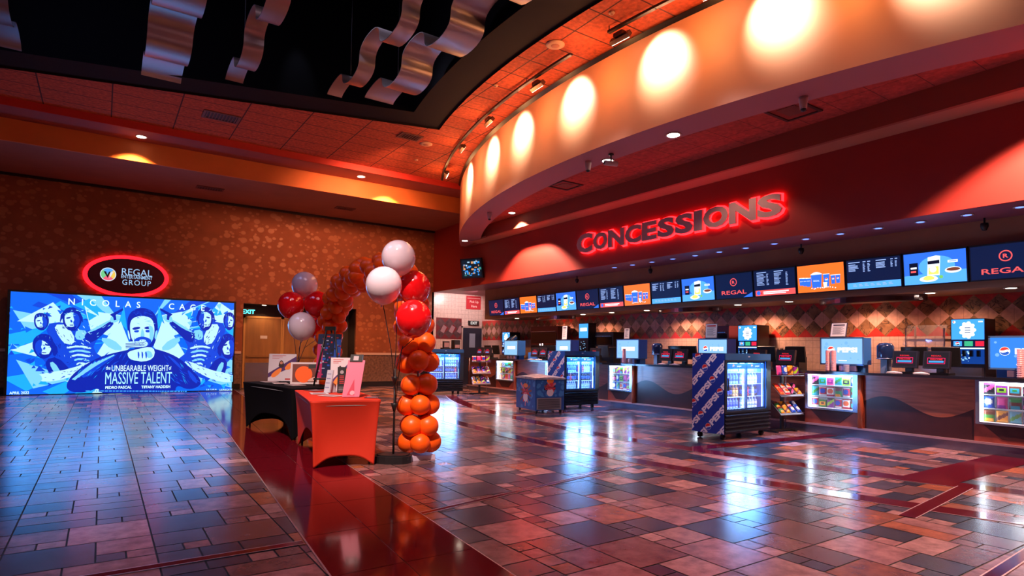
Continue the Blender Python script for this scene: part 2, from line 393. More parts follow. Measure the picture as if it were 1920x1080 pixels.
# exit sign in alcove + small downlight
def exit_sign(label, x, y, z, w_, h, colr, txt):
    t = thing('exit_sign', label, 'exit sign', (x, y, z))
    B().box(0, -.05, 0, w_, 0, h).obj('housing', mat('exit_box_dark', (.02, .02, .02), .4), t)
    B().text('EXIT', FR((w_ / 2, -.052, h / 2), (1, 0, 0), (0, 0, 1)), h * .62, 0, .02).obj('lettering', colr, t)
    return t
exit_sign('small teal glowing exit sign at the left top of the door alcove', 3.68, YF + .3, 2.36, .36, .22, glow('exit_teal', (.05, .75, .8), 3.5), 'EXIT')
exit_sign('dark exit sign with pale letters above the kitchen door in the tiled wall', 11.84, YF - .01, 2.33, .48, .17, glow('exit_white', (.9, .85, .8), .9), 'EXIT')
def downlight(label, x, y, z, r=.09, s=14, c=(1, .82, .65), group=None):
    t = thing('downlight', label, 'recessed light', (x, y, z), group=group)
    B().lathe([(r, 0), (r + .025, -.004), (r + .03, -.012), (r, -.012)], None, 20).obj('trim_ring', mat('lamp_ring', (.6, .55, .5), .4), t)
    B().lathe([(0, -.0135), (r, -.0135)], None, 20).obj('lens', glow('lens_%d_%s' % (s, '%.2f' % c[2]), c, s), t)
downlight('small recessed downlight in the roof of the door alcove', 4.35, YF + .35, 2.72, .07, 10)
lamp('SPOT', 'alcove_lamp', (4.35, YF + .35, 2.69), 40, WARM, spot_size=radians(130), spot_blend=.6, shadow_soft_size=.05)
lamp('SPOT', 'alcove_lamp', (6.3, YF + .35, 2.69), 40, WARM, spot_size=radians(130), spot_blend=.6, shadow_soft_size=.05)

# ledge, orange fascia and far soffit
ORANGE = mat('orange_paint', (.62, .17, .035), .6, noise=.06, nscale=2); REDP = mat('red_paint', (.50, .022, .018), .6, noise=.06, nscale=2)
BROWNP = mat('brown_soffit_paint', (.30, .10, .055), .6, noise=.08, nscale=2)
b = B(); b.box(-8, 17.3, 5.83, 10.3, YF, 5.9, 0); b.box(-8, 17.24, 5.83, 10.3, 17.3, 6.4, 1); struct(b, 'wall_soffit', [BROWNP, ORANGE])
b = B(); b.box(-8, 16.33, 6.33, 11, 17.3, 6.38, 0); b.box(-8, 16.30, 6.33, 11, 16.35, 6.6, 1); struct(b, 'trim_13', [mat('ledge_paint', (.32, .06, .05), .6), REDP])
b = B(); b.box(-8, YF - .06, 5.76, 10.3, YF, 5.83); struct(b, 'trim_14', DARKB)
# far side wall of the room, left and behind
b = B(); b.box(-8.15, -3, 0, -8, YF, 9.2); struct(b, 'wall_left', mat('dark_brown_paint', (.10, .035, .02), .6))
b = B(); b.box(-8.15, -3.15, 0, 16, -3, 9.2); struct(b, 'wall_near', mat('dark_brown_paint2', (.10, .04, .035), .6))

# ceiling with the free-form recess
CTILE = grid_mat('red_ceiling_tiles', (.48, .075, .024), (.07, .010, .007), 1.22, .61, .026, .85, ('X', 'Y'), .35)
CB = [(arc(19.2, y), y) for y in [-3 + i * (12.47 + 3) / 40 for i in range(41)]]
FARL = [(-1.74, 14.55), (-8, 16.25)]
outer = CB + FARL + [(-8, 16.32), (12.4, 16.32), (12.4, -3)]
def fill(b, P, z, mi, flip=False):
    tri = tessellate_polygon([[Vector((p[0], p[1], 0)) for p in P]])
    V = [(p[0], p[1], z) for p in P]; b.add(V, [tuple(t) if not flip else tuple(t[::-1]) for t in tri], mi)
b = B(); fill(b, outer, 6.5, 0); struct(b, 'ceiling', CTILE)
# dark ledge ring inside the recess
ring_in = [(arc(19.95, y), y) for y in [-3 + i * (11.95 + 3) / 40 for i in range(41)]] + [(-1.65, 13.75), (-8, 15.4)]
ring_out = CB + FARL
RINGM = mat('recess_ledge_paint', (.018, .013, .014), .8, spec=.1); VOIDM = mat('black_recess_paint', (.0025, .0025, .003), .9, spec=.02)
b = B()
for i in range(len(ring_in) - 1):
    b.add([(*ring_out[i], 6.51), (*ring_out[i + 1], 6.51), (*ring_in[i + 1], 6.51), (*ring_in[i], 6.51)], [(0, 1, 2, 3)], 0)
    b.add([(*ring_out[i], 6.47), (*ring_out[i + 1], 6.47), (*ring_out[i + 1], 6.51), (*ring_out[i], 6.51)], [(0, 1, 2, 3)], 0)
    b.add([(*ring_in[i], 6.51), (*ring_in[i + 1], 6.51), (*ring_in[i + 1], 9.2), (*ring_in[i], 9.2)], [(0, 1, 2, 3)], 1)
struct(b, 'trim_15', [RINGM, VOIDM])
b = B(); b.box(-8.1, -3.1, 9.2, 12.4, YF, 9.3); struct(b, 'ceiling', VOIDM)

# the curved drum wall over the concessions
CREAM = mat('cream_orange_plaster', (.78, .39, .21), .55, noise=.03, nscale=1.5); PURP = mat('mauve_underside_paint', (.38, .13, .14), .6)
b = B(); n = 80; ya, yb = -3.0, 18.0
Yl = [ya + (yb - ya) * i / n for i in range(n + 1)]
def dx(R, y): return min(arc(R, y), 10.32)
for i in range(n):
    y0, y1 = Yl[i], Yl[i + 1]; o0, o1, i0, i1 = dx(18.0, y0), dx(18.0, y1), dx(17.32, y0), dx(17.32, y1)
    b.add([(o0, y0, 4.9), (o1, y1, 4.9), (o1, y1, 6.5), (o0, y0, 6.5)], [(0, 1, 2, 3)], 0, None, True)
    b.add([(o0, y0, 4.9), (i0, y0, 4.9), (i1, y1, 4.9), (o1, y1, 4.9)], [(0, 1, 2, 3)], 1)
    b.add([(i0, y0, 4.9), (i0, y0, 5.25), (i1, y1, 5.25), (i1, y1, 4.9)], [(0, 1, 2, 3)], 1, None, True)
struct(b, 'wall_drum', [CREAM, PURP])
# thin black reveal where the drum meets the ceiling
b = B()
for i in range(n):
    y0, y1 = Yl[i], Yl[i + 1]
    if arc(18.03, y1) < 10.3: b.add([(arc(18.06, y0), y0, 6.47), (arc(18.06, y1), y1, 6.47), (arc(17.99, y1), y1, 6.40), (arc(17.99, y0), y0, 6.40)], [(0, 1, 2, 3)], 0)
struct(b, 'trim_16', DARKB)
# inner ceiling, drop and red fascia
ICEIL = grid_mat('inner_red_ceiling', (.42, .055, .035), (.12, .015, .012), .61, .61, .012, .85, ('X', 'Y'), .3)
b = B(); fill(b, [(arc(17.33, y), y) for y in [-3 + i * 18.9 / 40 for i in range(41)]] + [(10.2, 17.2), (10.3, 17.3), (10.3, -3)], 5.25, 0, True); b.box(9.76, -3, 4.88, 9.84, 15.6, 5.27, 1); b.box(9.84, -3, 4.88, 10.32, 17.0, 4.94, 2)
b.add([(9.76, 15.6, 4.89), (9.84, 15.6, 4.89), (10.32, 17.9, 4.89), (10.2, 17.9, 4.89), (9.76, 15.6, 5.3), (9.84, 15.6, 5.3), (10.32, 17.9, 5.3), (10.2, 17.9, 5.3)], [(0, 3, 7, 4), (0, 1, 2, 3)], 1)
struct(b, 'ceiling', [ICEIL, mat('brown_red_drop', (.30, .07, .04), .6), mat('tan_strip', (.45, .19, .12), .6)])
FASC = mat('deep_red_plaster', (.34, .030, .020), .55, noise=.04, nscale=1.2); SOFF = mat('plum_soffit_paint', (.26, .085, .12), .5)
b = B(); b.box(10.3, -3, 3.52, 10.36, YF, 6.6, 0); b.box(10.36, -3, 3.52, 12.5, YF, 3.56, 1); struct(b, 'wall_fascia', [FASC, SOFF])
# menu bulkhead
BULK = mat('tan_bulkhead_paint', (.33, .17, .085), .6, noise=.08, nscale=2)
b = B(); b.box(11.38, -3, 2.46, 12.5, 18.5, 3.52); struct(b, 'wall_bulkhead', BULK)
# back wall with the diamond tile band
WT = grid_mat('cream_wall_tiles', (.62, .40, .33), (.30, .17, .14), .152, .152, .006, .3, ('Y', 'Z'), .12)
WTX = grid_mat('cream_wall_tiles_end', (.62, .47, .42), (.30, .19, .16), .152, .152, .006, .3, ('X', 'Z'), .12)
DR = mat('red_band_tile', (.50, .03, .022), .3, noise=.2, nscale=12); DP = grid_mat('pink_square_tile', (.60, .30, .24), (.34, .15, .12), .178, 50, .006, .35, ('Y', 'Z'), .15)
def marble():
    m = mat('veined_brown_marble', (.26, .12, .06), .3, noise=.55, nscale=5); nt = m.node_tree; b = nt.nodes['Principled BSDF']
    tc = nt.nodes.new('ShaderNodeTexCoord'); v = nt.nodes.new('ShaderNodeTexNoise'); v.inputs['Scale'].default_value = 3.2; v.inputs['Detail'].default_value = 3; v.inputs['Distortion'].default_value = 2.2
    nt.links.new(tc.outputs['Object'], v.inputs['Vector'])
    s = nt.nodes.new('ShaderNodeMath'); s.operation = 'SUBTRACT'; s.inputs[1].default_value = .5; nt.links.new(v.outputs['Fac'], s.inputs[0])
    a = nt.nodes.new('ShaderNodeMath'); a.operation = 'ABSOLUTE'; nt.links.new(s.outputs[0], a.inputs[0])
    r = nt.nodes.new('ShaderNodeMapRange'); r.inputs['From Max'].default_value = .03; r.inputs['To Min'].default_value = 1; r.inputs['To Max'].default_value = 0; nt.links.new(a.outputs[0], r.inputs['Value'])
    mix = nt.nodes.new('ShaderNodeMix'); mix.data_type = 'RGBA'; nt.links.new(r.outputs[0], mix.inputs['Factor']); nt.links.new(b.inputs['Base Color'].links[0].from_socket, mix.inputs['A'])
    mix.inputs['B'].default_value = (.03, .012, .01, 1); nt.links.new(mix.outputs['Result'], b.inputs['Base Color']); return m
DM = marble()
XB = 12.5; h = .178; zt = 2.458
def diamonds(b, F, u0, u1, z0, n0):
    """three interlocking rows of squares set on their corner; local x along the wall"""
    k = 0; u = u0
    while u < u1 + h:
        for (du, dz, mi) in ((0, -h, 2), (h, -2 * h, 3), (0, -3 * h, 2)):
            cu, cz = u + du, z0 + dz
            P = clip_poly([(cu - h, cz), (cu, cz - h), (cu + h, cz), (cu, cz + h)], u0, z0 - 4 * h, u1, z0)
            if len(P) > 2: b.poly(P, mi, F, .003)
        u += 2 * h
b = B(); b.box(XB, -3, 0, XB + .1, YF, 3.52, 0); b.box(XB - .004, -3, zt - 4 * h, XB, YF, zt + .05, 1)
diamonds(b, FR((XB - .004, YF, 0), (0, -1, 0), (0, 0, 1)), 0, 23.5, zt, 0)
struct(b, 'wall_back', [WT, DR, DM, DP])
b = B(); b.box(10.26, YF, 0, 12.6, YF + .1, 3.52, 0); b.box(10.45, YF - .006, 1.76, 11.56, YF, 2.57, 1)
DPX = mat('mauve_square_tile', (.30, .17, .19), .4); DMX = mat('dark_stone_tile', (.09, .045, .05), .35, noise=.4)
F = FR((10.45, YF - .006, 0), (1, 0, 0), (0, 0, 1))
for k in range(4):
    cu = .2 + k * .36
    for cz, mi in ((2.36, 3), (1.98, 3)):
        P = clip_poly([(cu - .2, cz), (cu, cz - .2), (cu + .2, cz), (cu, cz + .2)], 0, 1.76, 1.11, 2.57); b.poly(P, mi, F, .002) if len(P) > 2 else None
    P = clip_poly([(cu - .02, 2.06), (cu + .13, 1.98), (cu + .26, 2.22), (cu + .11, 2.30)], 0, 1.76, 1.11, 2.57); b.poly(P, 2, F, .004) if len(P) > 2 else None
struct(b, 'wall_end', [WTX, mat('dark_red_band', (.16, .02, .025), .35), DPX, DMX])
# kitchen door in the end wall
d = thing('door_3', '', 'door', (11.6, YF - .03, 0)); del d['label']; del d['category']; d['kind'] = 'structure'
B().box(0, 0, 0, .86, .028, 2.22).obj('leaf', mat('dark_blue_door', (.02, .025, .045), .25), d)
B().box(-.05, -.02, 0, 0, .03, 2.28).box(.86, -.02, 0, .9, .03, 2.28).box(-.05, -.02, 2.22, .9, .03, 2.28).obj('door_frame', mat('pale_steel_frame', (.55, .42, .38), .4, metal=.3), d)
B().box(.3, -.008, 1.45, .56, 0, 2.0).obj('pane', mat('door_glass', (.25, .3, .4), .08, spec=.9), d)

# ================================================================ CEILING THINGS
STEEL = mat('brushed_ribbon_metal', (.34, .28, .29), .36, metal=.92); BLK = mat('black_metal', (.012, .012, .013), .4); 
def ribbon(label, x, wd, y_end, y_start, z0, amp, phase, lam=1.85):
    b = B(); n = 110; V = []; F_ = []
    for i in range(n + 1):
        y = y_end + (y_start - y_end) * i / n
        ph = 2 * pi * (y - y_end) / lam + phase
        z = z0 + 1.15 * amp * sin(ph) * min(1, .25 + (y_end - y) * .6) + .02 * (y_end - y)
        yy = y - .14 * sin(2 * ph) * amp / .2
        V += [(x - wd / 2, yy, z), (x + wd / 2, yy, z), (x - wd / 2, yy, z + .012), (x + wd / 2, yy, z + .012)]
    for i in range(n):
        a = 4 * i; c = a + 4
        F_ += [(a, a + 1, c + 1, c), (a + 2, c + 2, c + 3, a + 3), (a, c, c + 2, a + 2), (a + 1, a + 3, c + 3, c + 1)]
    F_ += [(0, 2, 3, 1)]
    b.add(V, F_, 0, None, True)
    t = thing('ceiling_ribbon', label, 'ceiling decoration', (0, 0, 0), group=None)
    o = b.obj('wavy_strip', STEEL, t); mod = o.modifiers.new('e', 'EDGE_SPLIT')
    r = B()
    for k in range(3):
        y = y_end - .9 - k * 2.6; r.tube([(x, y, z0 + .1), (x, y, 9.2)], .008, 6)
    r.obj('hanging_rods', BLK, t)
    return t
ribbon('leftmost wavy metal ceiling ribbon, cut off by the left edge of the picture', -1.68, .72, 13.5, 3, 6.46, .14, 3.6)
ribbon('broad wavy metal ribbon hanging with blue sheen, second from the left', .78, .66, 13.3, 3, 6.46, .14, 3.4)
ribbon('narrow wavy metal ribbon in the middle of the dark ceiling recess', 1.97, .32, 12.6, 3, 6.50, .20, 2.9)
ribbon('narrow wavy metal ribbon just left of the widest right-hand one', 3.78, .30, 12.1, 3, 6.50, .20, 2.9)
ribbon('widest wavy metal ribbon, nearest the curved orange ceiling edge', 4.62, .62, 11.8, 3, 6.50, .20, 2.9)
for (x, y, e) in [(1.2, 10.8, 90), (2.9, 12.0, 110), (3.9, 10.9, 140), (3.3, 12.6, 60)]:
    lamp('SPOT', 'recess_effect_lamp', (x, y, 8.4), e, (.72, .76, 1.0), target=(x + .25, y + .55, 6.6), spot_size=radians(28), spot_blend=.9, shadow_soft_size=.05)
lamp('AREA', 'recess_blue_lamp', (-2.5, 11.5, 7.2), 30, (.15, .35, 1), target=(1.5, 10.5, 6.5), size=1.0)
# curved track with heads
t = thing('lighting_track', 'thin curved black track rail hanging below the orange ceiling along the drum wall', 'lighting track')
pts = [(arc(18.58, y), y, 6.40) for y in [15.9 - i * .45 for i in range(40)] ]
b = B()
for i in range(len(pts) - 1):
    if i == 19: b.obj('rail', BLK, t); b = B()
    if i in (18, 19): continue
    p, q = Vector(pts[i]), Vector(pts[i + 1]); d = (q - p).normalized(); M = FR(p, d, (0, 0, 1)); b.box(-.01, -.02, -.03, (q - p).length + .01, .02, .03, 0, M)
b.obj('rail', BLK, t)
r = B()
for i in range(0, len(pts), 5): r.tube([pts[i], (pts[i][0], pts[i][1], 6.5)], .008, 6)
r.obj('hanger', BLK, t)
def track_head(y, label):
    x = arc(18.5, y); n = Vector((C0[0] - x, C0[1] - y, 0)).normalized(); tdir = Vector((-n.y, n.x, 0))
    t = thing('track_light', label, 'track light', (x, y, 6.24), atan2(n.y, n.x))
    # local +x points at the drum wall
    B().box(-.09, -.09, .03, .02, .09, .09).box(-.05, -.03, .0, .03, .03, .12).obj('driver_box', mat('bronze_housing', (.10, .035, .02), .4, metal=.5), t)
    M = FR((.0, 0, -.02), (0, 1, 0), (.55, 0, .85))
    B().box(-.19, -.03, -.07, .19, .06, .0, 0, M).box(-.12, .06, -.06, .12, .10, -.005, 0, M).obj('housing', mat('bronze_housing'), t)
    B().rect(-.17, -.028, .17, .055, 0, M, .002).rect(-.18, -.04, .18, -.03, 0, M, .0).obj('lens', glow('track_lens', (1, .78, .55), 9), t)
    B().tube([(-.03, 0, .1), (-.03, 0, .13)], .01, 6).obj('stem', BLK, t)
ords = ['nearest', 'second nearest', 'third nearest', 'fourth', 'fifth', 'sixth', 'farthest']
for k, y in enumerate([5.1, 6.72, 8.85, 10.86, 12.73, 14.9]):
    track_head(y, ['wide bronze track light cut by the top edge of the picture', 'dark bronze track light aimed at the largest white spot on the curved wall', 'dark bronze track light between the speaker disc and the curved wall', 'glowing track light fourth along the rail from the right', 'glowing track light second from the far end of the rail', 'small glowing track light at the far left end of the rail'][k])
def disc(name, label, x, y, z, r, m, hgt=.03):
    t = thing(name, label, name.replace('_', ' '), (x, y, z))
    B().lathe([(r, 0), (r, -hgt * .4), (r * .7, -hgt), (0, -hgt)], None, 24).obj('plate', m, t)
    B().lathe([(r * .45, -hgt - .001), (r * .4, -hgt - .006), (0, -hgt - .006)], None, 20).obj('centre', mat('grille_pink', (.45, .16, .1), .6), t)
PL = mat('pale_ceiling_plastic', (.6, .33, .22), .5)
disc('ceiling_speaker', 'round ceiling speaker beside the track rail on the orange ceiling', 6.12, 7.85, 6.5, .16, PL)
disc('smoke_detector', 'small round detector on the orange ceiling left of the nearest track lights', 6.22, 6.6, 6.5, .05, PL)
disc('smoke_detector', 'small round detector on the orange ceiling near the dark recess edge', 6.15, 9.75, 6.5, .05, PL)
disc('ceiling_speaker', 'round speaker near the far corner of the red tiled ceiling', 6.55, 13.6, 6.5, .16, PL)
disc('smoke_detector', 'small round detector at the far end of the red tiled ceiling', 6.9, 14.9, 6.5, .05, PL)
def vent(label, x, y, z, wx, wy, style=0):
    t = thing('ceiling_vent', label, 'air vent', (x, y, z))
    vm = mat('dark_vent', (.05, .018, .014), .6); fm = mat('vent_frame', (.16, .05, .035), .6)
    fr = B(); e = .05
    for a in ((-wx / 2, -wy / 2, wx / 2, -wy / 2 + e), (-wx / 2, wy / 2 - e, wx / 2, wy / 2), (-wx / 2, -wy / 2 + e, -wx / 2 + e, wy / 2 - e), (wx / 2 - e, -wy / 2 + e, wx / 2, wy / 2 - e)):
        fr.box(a[0], a[1], -.02, a[2], a[3], 0)
    fr.obj('frame', fm if style != 2 else vm, t)
    s = B()
    if style == 2: s.box(-wx / 4, -wy / 4, -.012, wx / 4, wy / 4, -.004, 0); s.box(-wx / 2 + e, -wy / 2 + e, -.004, wx / 2 - e, wy / 2 - e, -.002, 1); s.obj('diffuser', [fm, mat('red_vent_gap', (.25, .03, .02), .7)], t)
    else:
        s.box(-wx / 2 + e, -wy / 2 + e, -.003, wx / 2 - e, wy / 2 - e, -.001, 1)
        nsl = int(wx / .07)
        for k in range(nsl): xx = -wx / 2 + e + (wx - 2 * e) * (k + .5) / nsl; s.box(xx - .012, -wy / 2 + e, -.018, xx + .012, wy / 2 - e, -.006, 0)
        s.obj('slats', [fm, vm], t)
vent('slatted vent in the dark red ceiling between two ribbons on the left', 2.05, 14.75, 6.499, .75, .5)
vent('small vent in the red ceiling near its bright far right corner', 6.0, 13.35, 6.499, .55, .4)
vent('dim flat vent in the brown soffit on the left above the wallpaper', 2.4, 18.9, 5.83, .7, .35)
vent('dim flat vent in the brown soffit above the white balloons', 6.3, 18.9, 5.83, .6, .35)
vent('square vent in the underside behind the curved wall, right of the cameras', 8.95, 5.35, 5.25, .75, .6, 2)
vent('square vent in the inner red ceiling left of the dome camera pair', 8.85, 10.9, 5.25, .62, .6, 2)
downlight('glowing downlight in the far left ledge above the light box', .62, 16.8, 6.33, .10, 14)
downlight('glowing downlight in the far ledge above the balloon bunch', 6.05, 16.8, 6.33, .10, 14)
downlight('bright downlight in the mauve underside right of the camera', 7.55, 6.54, 4.9, .10, 16)
downlight('glowing downlight at the far tip of the curved underside', 9.62, 16.95, 4.9, .09, 14)
downlight('glowing downlight in the inner ceiling lighting the left end of the red fascia', 9.45, 14.0, 5.25, .09, 14)
downlight('glowing downlight half hidden behind the white camera', 7.62, 8.15, 4.9, .10, 16)
for k in range(15):
    downlight('small blue downlight in the plum underside of the red fascia', 10.72, 2.35 + .63 * k, 3.52, .055, 2.2, (.12, .22, 1), 'blue downlights in the plum soffit')
def camera_thing(label, x, y, z, dome=False):
    t = thing('security_camera', label, 'security camera', (x, y, z))
    wm = mat('camera_white', (.55, .42, .42), .35)
    if dome:
        B().lathe([(.06, 0), (.06, -.04), (.045, -.16), (0, -.19)], None, 16).obj('body', wm, t); B().lathe([(.047, -.15), (.03, -.19), (0, -.2)], None, 12).obj('lens', BLK, t)
    else:
        B().lathe([(.05, 0), (.05, -.02), (.015, -.03), (.015, -.16), (0, -.16)], None, 12).obj('mount', BLK, t)
        M = FR((0, 0, -.17), (.3, .95, 0), (0, 0, 1)); B().lathe([(0, -.13), (.045, -.13), (.045, .12), (0, .12)], M, 14).obj('body', wm, t)
        B().lathe([(0, -.135), (.03, -.135)], M, 12).obj('lens', BLK, t)
camera_thing('small upright camera under the curved wall beside the square vent', 7.86, 4.53, 4.9, True)
camera_thing('white bullet camera under the curved wall next to the bright downlight', 7.42, 7.85, 4.9)
camera_thing('little white camera under the curved wall, left of the bullet camera', 7.38, 8.42, 4.9, True)
camera_thing('small camera under the far left tip of the curved wall', 8.15, 13.1, 4.9, True)
for k, (y, lb) in enumerate([(3.55, 'black hanging camera above the snack food screen near the right edge'), (6.5, 'black hanging camera above the orange popcorn screen right of the middle'), (10.4, 'black hanging camera above the middle menu screens'), (13.2, 'tiny black hanging camera above the far left menu screens')]):
    t = thing('hanging_camera', lb, 'security camera', (11.2, y, 3.52))
    B().tube([(0, 0, 0), (0, 0, -.09)], .014, 8).obj('stem', BLK, t); B().lathe([(.05, -.08), (.055, -.13), (.03, -.19), (0, -.2)], None, 14).obj('body', BLK, t)

# TV on the fascia corner
t = thing('wall_television', 'small television with a blue and green picture on the red wall corner', 'television', (10.0, 17.15, 4.05), radians(0))
M = FR((0, 0, 0), Vector((.42, -.9, 0)), Vector((-.15, 0, 1)))
B().box(-.42, -.33, -.08, .42, .33, 0, 0, M).obj('casing', BLK, t)
rr = random.Random(3); s = B(); s.rect(-.37, -.28, .37, .28, 0, M, .002)
for k in range(46):
    x, y = rr.uniform(-.34, .30), rr.uniform(-.25, .2); s.rect(x, y, x + rr.uniform(.02, .1), y + rr.uniform(.02, .08), rr.choice([1, 2, 3, 4, 1]), M, .003 + k * 1e-5)
s.obj('screen', [glow('tv_black', (.003, .01, .02), 1), glow('tv_blue', (.03, .25, .7), 1.2), glow('tv_teal', (.05, .35, .3), .7), glow('tv_orange', (.8, .35, .15), .8), glow('tv_pale', (.4, .6, .8), 1)], t)
B().tube([(.05, 0, 0), (.29, .06, .1)], .025, 8).obj('bracket', BLK, t)

# ================================================================ CONCESSIONS SIGN
t = thing('illuminated_sign', 'large brushed metal CONCESSIONS letters with red halo light on the red fascia', 'sign', (10.3, 9.2, 4.12))
LET = mat('brushed_letter_metal', (.55, .42, .42), .5, metal=.1); NEON = glow('red_neon', (1, .012, .016), 6)
word = 'CONCESSIONS'; wds = [.62, .52, .56, .52, .45, .48, .48, .22, .60, .60, .50]
gap = (5.75 - sum(wds)) / 10; y = 12.03 - 9.2
for k, chh in enumerate(word):
    hh = .50 if k == 0 else .42; wv = wds[k]
    M = FR((-.10, y - wv / 2, (-.20 + hh / 2) + (.0 if k else -.02)), (0, -1, 0), (0, 0, 1))
    a = B().text(chh, M, hh, 0, .045, wv, depth=.045); a.obj('letter', LET, t)
    M2 = FR((-.045, y - wv / 2, (-.20 + hh / 2) + (.0 if k else -.02)), (0, -1, 0), (0, 0, 1))
    B().text(chh, M2, hh + .065, 0, .06, wv + .06, depth=.02).obj('neon_backing', NEON, t)
    y -= wv + gap
# ================================================================ OVAL SIGN AND LIGHT BOX ON THE FAR WALL
t = thing('oval_sign', 'oval maroon theatre sign with a red glowing rim above the light box', 'sign', (.53, 20.38, 3.30))
F = FR((0, 0, 0), (1, 0, 0), (0, 0, 1))
B().prism(circle(0, 0, .93, 48, .50), -.04, 0, 0, F).obj('panel', mat('maroon_enamel', (.10, .008, .012), .25), t)
b = B(); A = circle(0, 0, 1.04, 64, .60); Bq = circle(0, 0, .95, 64, .52)
for i in range(64):
    j = (i + 1) % 64; b.poly([A[i], A[j], Bq[j], Bq[i]][::-1], 0, F, -.05)
b.prism(circle(0, 0, 1.0, 48, .57), -.12, -.07, 0, F); b.obj('neon_rim', glow('red_neon_rim', (1, .006, .012), 4), t)
b = B(); V_ = F
b.text('REGAL', F, .19, 0, .0, .74, z=.006, at=(.24, .13)); b.text('ENTERTAINMENT', F, .10, 0, .01, .76, z=.006, at=(.24, -.01)); b.text('GROUP', F, .15, 0, .0, .70, z=.006, at=(.24, -.17), spacing=1.2)
b.obj('lettering', glow('sign_pale_blue', (.35, .55, .85), .9), t)
b = B()
for k, mi in enumerate((0, 1, 2, 3)):
    a0 = pi / 4 + k * pi / 2; P = [(-.45, .02)] + [(-.45 + .17 * cos(a0 + pi / 2 * i / 8), .02 + .17 * sin(a0 + pi / 2 * i / 8)) for i in range(9)]; b.poly(P, mi, F, .006)
b.prism(circle(-.45, .02, .19, 32), .001, .004, 4, F)
b.poly([(-.56, .10), (-.5, .10), (-.47, .0), (-.43, .1), (-.39, .1), (-.46, -.08)], 5, F, .008); b.poly([(-.40, .08), (-.32, .11), (-.42, -.1)], 4, F, .008)
b.obj('emblem', [glow('em_blue', (.1, .4, .9), .9), glow('em_green', (.2, .7, .3), .8), glow('em_red', (.9, .12, .2), .9), glow('em_yellow', (.9, .6, .1), .9), glow('em_white', (.7, .75, .9), .9), glow('em_dark', (.02, .02, .05), .2)], t)
lamp('AREA', 'oval_sign_glow_lamp', (.53, 20.42, 3.30), 0, (1, 0, 0))if False else None

LB = thing('light_box', 'huge blue back-lit film poster light box standing on the floor at the far wall', 'advertising display', (-1.98, 20.0, .0))
W_, H_ = 5.28, 2.66
fr = B()
fr.box(-.06, 0, 0, W_ + .06, .32, H_ + .06); fr.obj('cabinet', mat('black_cabinet', (.01, .01, .012), .35), LB)
def pc(x, y):     # poster sketch coordinates -> metres on the poster
    xl = 70 - 35 * (y - 350) / 650; xr = 1478 - 28 * (y - 428) / 537; u = (x - xl) / (xr - xl); tp = 350 + 78 * u; bt = 1000 - 35 * u
    return (u * W_, (1 - (y - tp) / (bt - tp)) * H_)
FP = FR((0, -.002, .02), (1, 0, 0), (0, 0, 1)); PH = H_ - .01
S_ = 1.0
PC = [glow('poster_royal', (.003, .12, .80), 1.1), glow('poster_navy', (.002, .018, .40), 1.0), glow('poster_sky', (.01, .36, .95), 1.1), glow('poster_pale', (.20, .62, .92), 1.0), glow('poster_white', (.50, .84, .95), 1.0), glow('poster_mid', (.004, .055, .62), 1.1)]
art = B(); Z = [.0]
def pp(pts, mi, sm=1, mirror=False):
    for s in ((0, 1) if mirror else (0,)):
        Q = [(1665 - x - .0 * y, y) if s else (x, y) for x, y in pts]
        if s: Q = [(x, y) for x, y in Q]
        R = [pc(*q) for q in Q]
        if sm: R = smooth(R, sm)
        R = clip_poly(R, 0.0, 0.0, W_, PH) if sm == 0 else [(min(max(a, 0), W_), min(max(c, 0), PH)) for a, c in R]
        Z[0] += .0004
        if len(R) > 2:
            ar = sum(R[i - 1][0] * R[i][1] - R[i][0] * R[i - 1][1] for i in range(len(R)))
            art.poly(R if ar > 0 else R[::-1], mi, FP, Z[0])
art.rect(0, 0, W_, PH, 0, FP, 0)
# faceted rays
rr = random.Random(5)
for k in range(34):
    a = rr.uniform(0, 2 * pi); a2 = a + rr.uniform(.08, .22); r0 = rr.uniform(150, 330); r1 = r0 + rr.uniform(150, 420)
    cx, cy = 830, 640
    pp([(cx + r0 * cos(a) * 1.3, cy + r0 * sin(a) * .7), (cx + r1 * cos(a) * 1.5, cy + r1 * sin(a) * .75), (cx + r1 * cos(a2) * 1.5, cy + r1 * sin(a2) * .75)], rr.choice([2, 3, 4, 2, 3, 5]), 0)
for T, mi in [([(80, 470), (420, 540), (150, 600)], 3), ([(60, 620), (300, 560), (120, 700)], 2), ([(90, 780), (420, 900), (180, 960)], 3), ([(480, 440), (640, 560), (520, 620)], 4), ([(640, 700), (700, 560), (740, 720)], 4), ([(100, 540), (300, 420), (420, 560)], 4), ([(60, 720), (260, 640), (200, 760)], 4), ([(690, 540), (720, 440), (740, 600)], 2), ([(560, 480), (700, 500), (660, 640), (590, 620)], 4)]:
    pp(T, mi, 0, True)
pp([(640, 600), (700, 540), (760, 700), (620, 820), (540, 760)], 4, 0, True); pp([(560, 640), (650, 650), (720, 720), (640, 720)], 3, 1, True)
for k in range(150):
    x = rr.choice([rr.uniform(60, 520), rr.uniform(1140, 1440)]); y = rr.uniform(440, 960); r_ = rr.uniform(8, 34); a = rr.uniform(0, 6.28)
    pp([(x + r_ * cos(a), y + r_ * sin(a)), (x + r_ * 1.6 * cos(a + 1.9), y + r_ * .6 * sin(a + 1.9)), (x + r_ * .7 * cos(a + 3.6), y + r_ * sin(a + 3.6))], rr.choice([0, 2, 2, 3, 5, 5]), 0)
